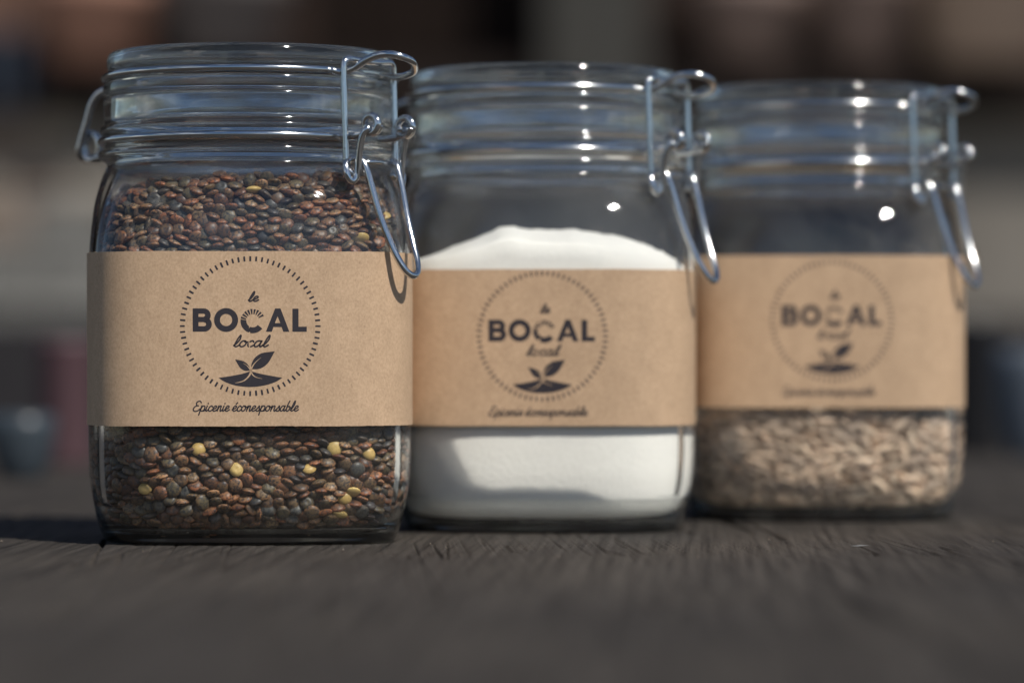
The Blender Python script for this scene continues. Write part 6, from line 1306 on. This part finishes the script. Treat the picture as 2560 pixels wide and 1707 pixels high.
def build_grains(single, plural, data, shapes, tint_fn, mat, loc, rot, bands, label, group, stuff_label, core, special=(), n_single=300, sp_fn=None):
    r = np.random.default_rng(5)
    pos = np.vstack([d[0] for d in data]); M = np.concatenate([d[1] for d in data])
    widen = np.interp(pos[:, 2], [6, 8.5, 12, 19, 30], [1.06, 1.049, 1.024, 1.018, 1.0150])
    lower = 2.4 * np.clip((44 - pos[:, 2]) / 36, 0, 1)
    pos = np.stack([pos[:, 0] * widen, pos[:, 1] * widen, pos[:, 2] - lower], 1)
    gap = np.array([wall_gap(p) for p in pos])
    facing = pos[:, 1] + np.abs(pos[:, 0]) * 0.35            # prefer the face turned to the camera
    inb = np.zeros(len(pos), bool)
    for a, b in bands: inb |= (pos[:, 2] > a) & (pos[:, 2] < b)
    score = gap + np.where(inb, 0, 50) + np.where(pos[:, 1] < -36, 0, 6)
    used = {}
    for k, (x, h, lab) in enumerate(special):
        d = np.hypot(pos[:, 0] - x, pos[:, 2] - h) + np.where(pos[:, 1] < -30, 0, 50) + gap * 1.6
        i = int(np.argmin(np.where([j in used for j in range(len(pos))], 1e9, d)))
        used[i] = lab
        if "round" in lab or "oval" in lab:                   # these show their flat face through the glass
            ax = np.array([0.06, -0.97, 0.18 if "round" in lab else 0.9]); ax /= np.linalg.norm(ax)
            ux = np.cross([0, 0, 1.0], ax); ux /= np.linalg.norm(ux)
            M[i] = np.stack([ux, np.cross(ax, ux), ax], 1)
            pos[i] = (x, pos[i][1] - max(0, gap[i] - 1.5), h)
    order = [int(i) for i in np.argsort(score) if int(i) not in used][:n_single - len(used)]
    protos = []
    for v in range(18):
        V, T, rad = shapes[v % len(shapes)]
        protos.append(np_mesh(single, V * MM, T, mat, True, tint_fn(r, rad)))
    sp_protos = []
    if special:
        for v in range(4):
            V, T, rad = shapes[v]
            sp_protos.append(np_mesh(single, V * MM, T, YELLOW_LENTIL, True, sp_fn(r, rad)))
    Rz = Matrix.Rotation(rot, 4, 'Z'); Tr = Matrix.Translation(loc) @ Rz
    first = None
    for i in order + list(used):
        m = sp_protos[r.integers(4)] if i in used else protos[r.integers(len(protos))]
        if first is None:
            o = bpy.data.objects.new(single, m); first = o
        else:
            o = first.copy(); o.data = m; o.name = single
        COL.objects.link(o)
        mat4 = Matrix([[*M[i][0], pos[i][0] * MM], [*M[i][1], pos[i][1] * MM], [*M[i][2], pos[i][2] * MM], [0, 0, 0, 1]])
        o.matrix_world = Tr @ mat4
        if i in used:
            tag(o, used[i], single.replace("_", " "), "pale yellow split lentils in the front jar")
        else:
            tag(o, label, single.replace("_", " "), group)
    single_set = set(order) | set(used)
    rest = np.array([i not in single_set for i in range(len(pos))])
    flip = np.diag([-1.0, -1.0, 1.0])
    P = np.vstack([pos[rest], pos @ flip]); MM3 = np.concatenate([M[rest], np.einsum('ij,njk->nik', flip, M)])
    o = joined(plural, shapes, P, MM3, tint_fn, mat, r, core)
    o.location = loc; o.rotation_euler = (0, 0, rot)
    tag(o, stuff_label, None, None, "stuff")
    return o

def mmx(px): return (px - 629) / 7.99
def mmh(py): return 58.7 + (895 - py) / 7.99
Y = "yellow lentil "
special = [(mmx(500), mmh(1123), "round flat yellow split lentil left of centre, just under the label"), (mmx(594), mmh(1174), "second round yellow split lentil, right of and below the first one"),
           (mmx(776), mmh(1172), "oval yellow lentil right of centre below the label"), (mmx(885), mmh(1240), "upper yellow lentil of the little cluster at lower right"),
           (mmx(866), mmh(1256), "middle yellow lentil of the little cluster at lower right"), (mmx(860), mmh(1288), "lowest yellow lentil of the little cluster at lower right"),
           (mmx(358), mmh(1230), "shaded yellow lentil near the lower left of the jar"), (mmx(640), mmh(473), "yellow lentil near the top of the fill above the label"),
           (mmx(893), mmh(597), "yellow lentil just above the label near the clasp lever"), (mmx(836), mmh(1118), "tilted yellow lentil under the label towards the right"),
           (mmx(925), mmh(1150), "thin yellow lentil at the far right below the label"), (mmx(985), mmh(528), "yellow lentil behind the clasp lever")]
lo = lens_rows(LENTIL_LOW); hi = lens_rows(LENTIL_HIGH)
lsh = [lens_shape(v) for v in range(14)]
build_grains("lentil", "lentils", [lo, hi], lsh, lentil_tint, LENTIL, J1, R(4.2), [(5, 38.5), (90.5, 118)],
             "brown mottled lentil lying against the glass of the front jar", "brown lentils in the front jar",
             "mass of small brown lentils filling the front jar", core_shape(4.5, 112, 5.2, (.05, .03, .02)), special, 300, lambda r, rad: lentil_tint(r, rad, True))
sd = seed_rows(SEED)
ssh = [seed_shape(v) for v in range(12)]
build_grains("sunflower_seed", "sunflower_seeds", [sd], ssh, seed_tint, SEED_MAT, J3, R(-2.3), [(5, 42)],
             "pale hulled sunflower seed against the glass of the rearmost jar", "sunflower seeds in the rearmost jar",
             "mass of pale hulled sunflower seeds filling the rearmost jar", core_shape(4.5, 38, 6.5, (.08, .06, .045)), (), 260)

# ------------------------------------------------------------------ what stands behind the table (far out of focus)
def PZ(py, y): return CAM_H + (895 - py) / FPX * y
def slab(name, px0, px1, py0, py1, y, depth, mat, parent=None, bevel=0.004):
    return box(name, PX(px0, y), PX(px1, y), y, y + depth, PZ(py1, y), PZ(py0, y), mat, parent, bevel)

GROUND = simple("paving", (0.23, 0.21, 0.19), 0.85, bump=0.002, scale=8, var=0.25)
V = [(-60, -60, -0.76), (60, -60, -0.76), (60, 60, -0.76), (-60, 60, -0.76)]
g = mesh_obj("ground", V, [(0, 1, 2, 3)], GROUND, smooth=False); tag(g, kind="structure")

MORTAR = simple("grey_mortar", (0.13, 0.12, 0.11), 0.95, scale=9, var=0.2, spec=0.1)
STUCCO = simple("pale_stucco", (0.178, 0.162, 0.140), 0.95, bump=0.003, scale=3.5, var=0.45, spec=0.1)
PLINTH = simple("dark_plinth", (0.030, 0.028, 0.030), 0.9, scale=6, var=0.4, spec=0.1)
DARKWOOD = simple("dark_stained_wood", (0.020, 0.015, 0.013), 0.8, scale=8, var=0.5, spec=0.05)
ROOF = simple("brown_boards", (0.014, 0.010, 0.009), 0.9, scale=3, var=0.8, spec=0.03)
YW = 8.5
house = empty("house_front", (0, YW, -0.76))
tag(house, "blurred pale house front with dark doorway and brown beams behind the table", "house")
def hp(name, px0, px1, py0, py1, y, d, mat, z0=None, z1=None):
    o = slab(name, px0, px1, py0, py1, y, d, mat)
    o.parent = house; o.matrix_parent_inverse = Matrix.Translation(house.location).inverted()
    return o
hp("wall", -6000, 400, 282, 800, YW + 0.06, 0.3, MORTAR)
hp("wall", 2330, 9000, 282, 800, YW, 0.3, STUCCO)
rs = random.Random(4)
stone_mats = [simple("rubble_stone", c, 0.95, bump=0.004, scale=9, var=0.3, spec=0.1) for c in
              [(0.27, 0.235, 0.195), (0.34, 0.30, 0.25), (0.17, 0.14, 0.115), (0.20, 0.195, 0.18), (0.08, 0.068, 0.06), (0.27, 0.215, 0.175)]]
yy = 288
while yy < 800:
    hh = rs.uniform(95, 150); y1 = min(800, yy + hh); xx = -420
    while xx < 396:
        x1 = min(396, xx + rs.uniform(130, 230))
        if x1 > 350: x1 = 396
        o = hp("stone", xx + 5, x1 - 5, yy + 5, y1 - 5, YW - rs.uniform(0, 0.03), 0.09, rs.choice(stone_mats[3:4] + stone_mats) if yy < 600 else stone_mats[3])
        xx = x1
    yy = y1
hp("plinth", -6000, 400, 802, 1735, YW - 0.05, 0.35, PLINTH)
hp("plinth", 2330, 9000, 802, 1735, YW - 0.05, 0.35, PLINTH)
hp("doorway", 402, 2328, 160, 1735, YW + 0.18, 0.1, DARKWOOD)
hp("door_post", 1360, 1620, -1500, 1735, YW - 0.20, 0.055, simple("grey_post", (0.052, 0.050, 0.045), 0.9, scale=6, spec=0.1))
hp("timber_lintel", -6000, 9000, 160, 280, YW - 0.14, 0.3, DARKWOOD)
hp("upper_wall", -6000, 9000, -3500, 158, YW + 0.06, 0.2, ROOF)
board_mats = [simple("old_board", c, 0.9, scale=6, var=0.3, spec=0.06) for c in
              [(0.016, 0.011, 0.009), (0.035, 0.024, 0.020), (0.085, 0.058, 0.047), (0.15, 0.088, 0.066), (0.075, 0.066, 0.062)]]
pick = [3, 3, 2, 2, 4, 4, 2, 1, 0, 0, 0, 0, 0, 0, 0, 1, 1, 1, 2, 2, 1, 4, 2, 3, 3, 3]
for k in range(26):
    hp("board", -160 + k * 118, -160 + k * 118 + 112, -700 - rs.uniform(0, 90), 158 - 4, YW + rs.uniform(0.02, 0.035), 0.03, board_mats[pick[k]])

def lathe_pot(name, cx, y, pyb, pyt, rpx, mat, label, cat, prof):
    k = y / FPX
    z0, z1 = PZ(pyb, y), PZ(pyt, y); r = rpx * k; H = z1 - z0
    V, F = [], []; seg = 40
    for (zf, rf) in prof:
        for i in range(seg):
            a = 2 * math.pi * i / seg
            V.append((r * rf * math.cos(a), r * rf * math.sin(a), zf * H))
    for j in range(len(prof) - 1):
        for i in range(seg):
            i2 = (i + 1) % seg
            F.append((j * seg + i, j * seg + i2, (j + 1) * seg + i2, (j + 1) * seg + i))
    F.append(tuple(range(seg - 1, -1, -1))); F.append(tuple((len(prof) - 1) * seg + i for i in range(seg)))
    o = mesh_obj(name, V, F, mat)
    o.location = (PX(cx, y), y, z0)
    tag(o, label, cat)
    return o
POT = [(0, .72), (.78, .95), (.80, 1.05), (1.0, 1.06), (1.0, .92), (.9, .88)]
TERRA = simple("terracotta", (0.42, 0.225, 0.16), 0.8, scale=18)
GREY = simple("grey_zinc", (0.15, 0.13, 0.125), 0.8, scale=18)
TAN = simple("tan_clay", (0.48, 0.36, 0.28), 0.85, scale=16)
BR = simple("brown_clay", (0.27, 0.195, 0.165), 0.85, scale=16)
sh = 158
lathe_pot("clay_pot", 245, YW - 0.13, sh, -60, 150, TERRA, "blurred reddish terracotta pot standing on the lintel at upper left", "flower pot", POT)
lathe_pot("zinc_bucket", 560, YW - 0.13, sh, -80, 160, GREY, "blurred grey bucket on the lintel above the front jar", "bucket", POT)
lathe_pot("clay_pot", 1875, YW - 0.13, sh, -60, 130, BR, "blurred dull brown clay pot on the lintel between the two back jars", "flower pot", POT)
lathe_pot("clay_pot", 2160, YW - 0.13, sh, -90, 120, BR, "blurred brown clay pot on the lintel left of the tan pot", "flower pot", POT)
lathe_pot("clay_pot", 2470, YW - 0.13, sh + 0, -120, 190, TAN, "large blurred tan clay pot on the lintel at upper right", "flower pot", POT)

# navy cloth hanging at the upper left, with folds
V, F = [], []
nx, nz = 40, 20
yc = 6.0
for s_ in (0, 1):
    for j in range(nz + 1):
        for i in range(nx + 1):
            x = PX(-260 + 350 * i / nx, yc); z = PZ(240 - 190 * j / nz + 40 * i / nx, yc)
            V.append((x, yc + 0.025 * math.sin(i * .9) + s_ * 0.008, z))
m = (nx + 1) * (nz + 1)
for j in range(nz):
    for i in range(nx):
        a = j * (nx + 1) + i
        F.append((a, a + 1, a + nx + 2, a + nx + 1)); F.append((m + a + 1, m + a, m + a + nx + 1, m + a + nx + 2))
cloth = mesh_obj("hanging_cloth", V, F, simple("navy_cloth", (0.018, 0.026, 0.042), 0.85, scale=60))
tag(cloth, "blurred navy cloth hanging at the upper left edge", "cloth")

# small things standing far back on the tabletop
TIN = [(0, .96), (.03, 1), (.93, 1), (.95, 1.04), (1, 1.04), (1, .95), (.97, .93)]
CUP = [(0, .6), (.06, .66), (.4, .92), (.8, 1.0), (1, 1.0), (1, .93), (.5, .85)]
lathe_pot("maroon_tin", 165, 1.95, PZ and 895 + 515 / 1.95, 850, 72, simple("maroon_paint", (0.10, 0.055, 0.062), 0.45, scale=30), "blurred maroon tin standing on the table behind the front jar", "tin", TIN)
lathe_pot("blue_cup", 55, 1.72, 895 + 515 / 1.72, 1035, 85, simple("slate_blue_glaze", (0.045, 0.058, 0.070), 0.35, scale=40), "blurred slate blue cup on the table at the left edge", "cup", CUP)
lathe_pot("black_pot", 2425, 2.2, 895 + 515 / 2.2, 800, 78, simple("black_enamel", (0.012, 0.012, 0.014), 0.4, scale=30), "blurred black pot on the table behind the rearmost jar", "pot", TIN)
lathe_pot("grey_blue_bowl", 2580, 2.1, 895 + 515 / 2.1, 870, 95, simple("grey_blue_glaze", (0.075, 0.092, 0.115), 0.6, scale=30), "blurred grey blue bowl on the table at the right edge", "bowl", CUP)

wall = empty("garden_wall", (0, -6.5, -0.76))
tag(wall, "shaded stone garden wall opposite the house front, seen only as a dark reflection", "wall")
cop = box("coping", -11, 11, -6.95, -6.25, 0.55, 0.67, simple("coping_stone", (0.20, 0.18, 0.16), 0.9, scale=6), None, 0.02)
wb = box("masonry", -11, 11, -6.9, -6.3, -0.76, 0.548, simple("rough_masonry", (0.16, 0.13, 0.105), 0.9, bump=0.02, scale=5, var=0.4), None, 0.01)
for o in (cop, wb):
    o.parent = wall; o.matrix_parent_inverse = Matrix.Translation(wall.location).inverted()


# crumbs and a pale splinter lying on the wood near the jars
cr_ = random.Random(12)
V, F = [], []
for i in range(26):
    x = cr_.uniform(-0.20, 0.22); y = cr_.uniform(1.02, 1.19); s_ = cr_.uniform(.12, .42) * MM
    b0 = len(V)
    for dx, dy, dz in ((1, 0, 0), (-.6, .8, 0), (-.5, -.9, 0), (0, 0, 1.1), (.1, 0, -.8)):
        V.append((x + dx * s_ * cr_.uniform(.7, 1.3), y + dy * s_ * cr_.uniform(.7, 1.3), dz * s_ + s_ * .3))
    F += [(b0, b0 + 1, b0 + 3), (b0 + 1, b0 + 2, b0 + 3), (b0 + 2, b0, b0 + 3), (b0 + 1, b0, b0 + 4), (b0 + 2, b0 + 1, b0 + 4), (b0, b0 + 2, b0 + 4)]
crumbs = mesh_obj("crumbs", V, F, simple("pale_crumb", (0.16, 0.13, 0.10), 0.8, scale=900), smooth=False)
tag(crumbs, kind="stuff")
sx, sy = PX(2150, 1.095), 1.095
sp = mesh_obj("wood_splinter", [(sx - .003, sy, .0002), (sx - .001, sy - .0006, .0001), (sx + .003, sy + .0008, .0003), (sx + .001, sy + .0012, .0002), (sx, sy + .0003, .0006)],
              [(0, 1, 4), (1, 2, 4), (2, 3, 4), (3, 0, 4), (3, 2, 1, 0)], simple("bleached_splinter", (0.13, 0.13, 0.125), 0.7, scale=900), smooth=False)
tag(sp, "tiny pale splinter lying on the wood in front of the rearmost jar", "splinter")
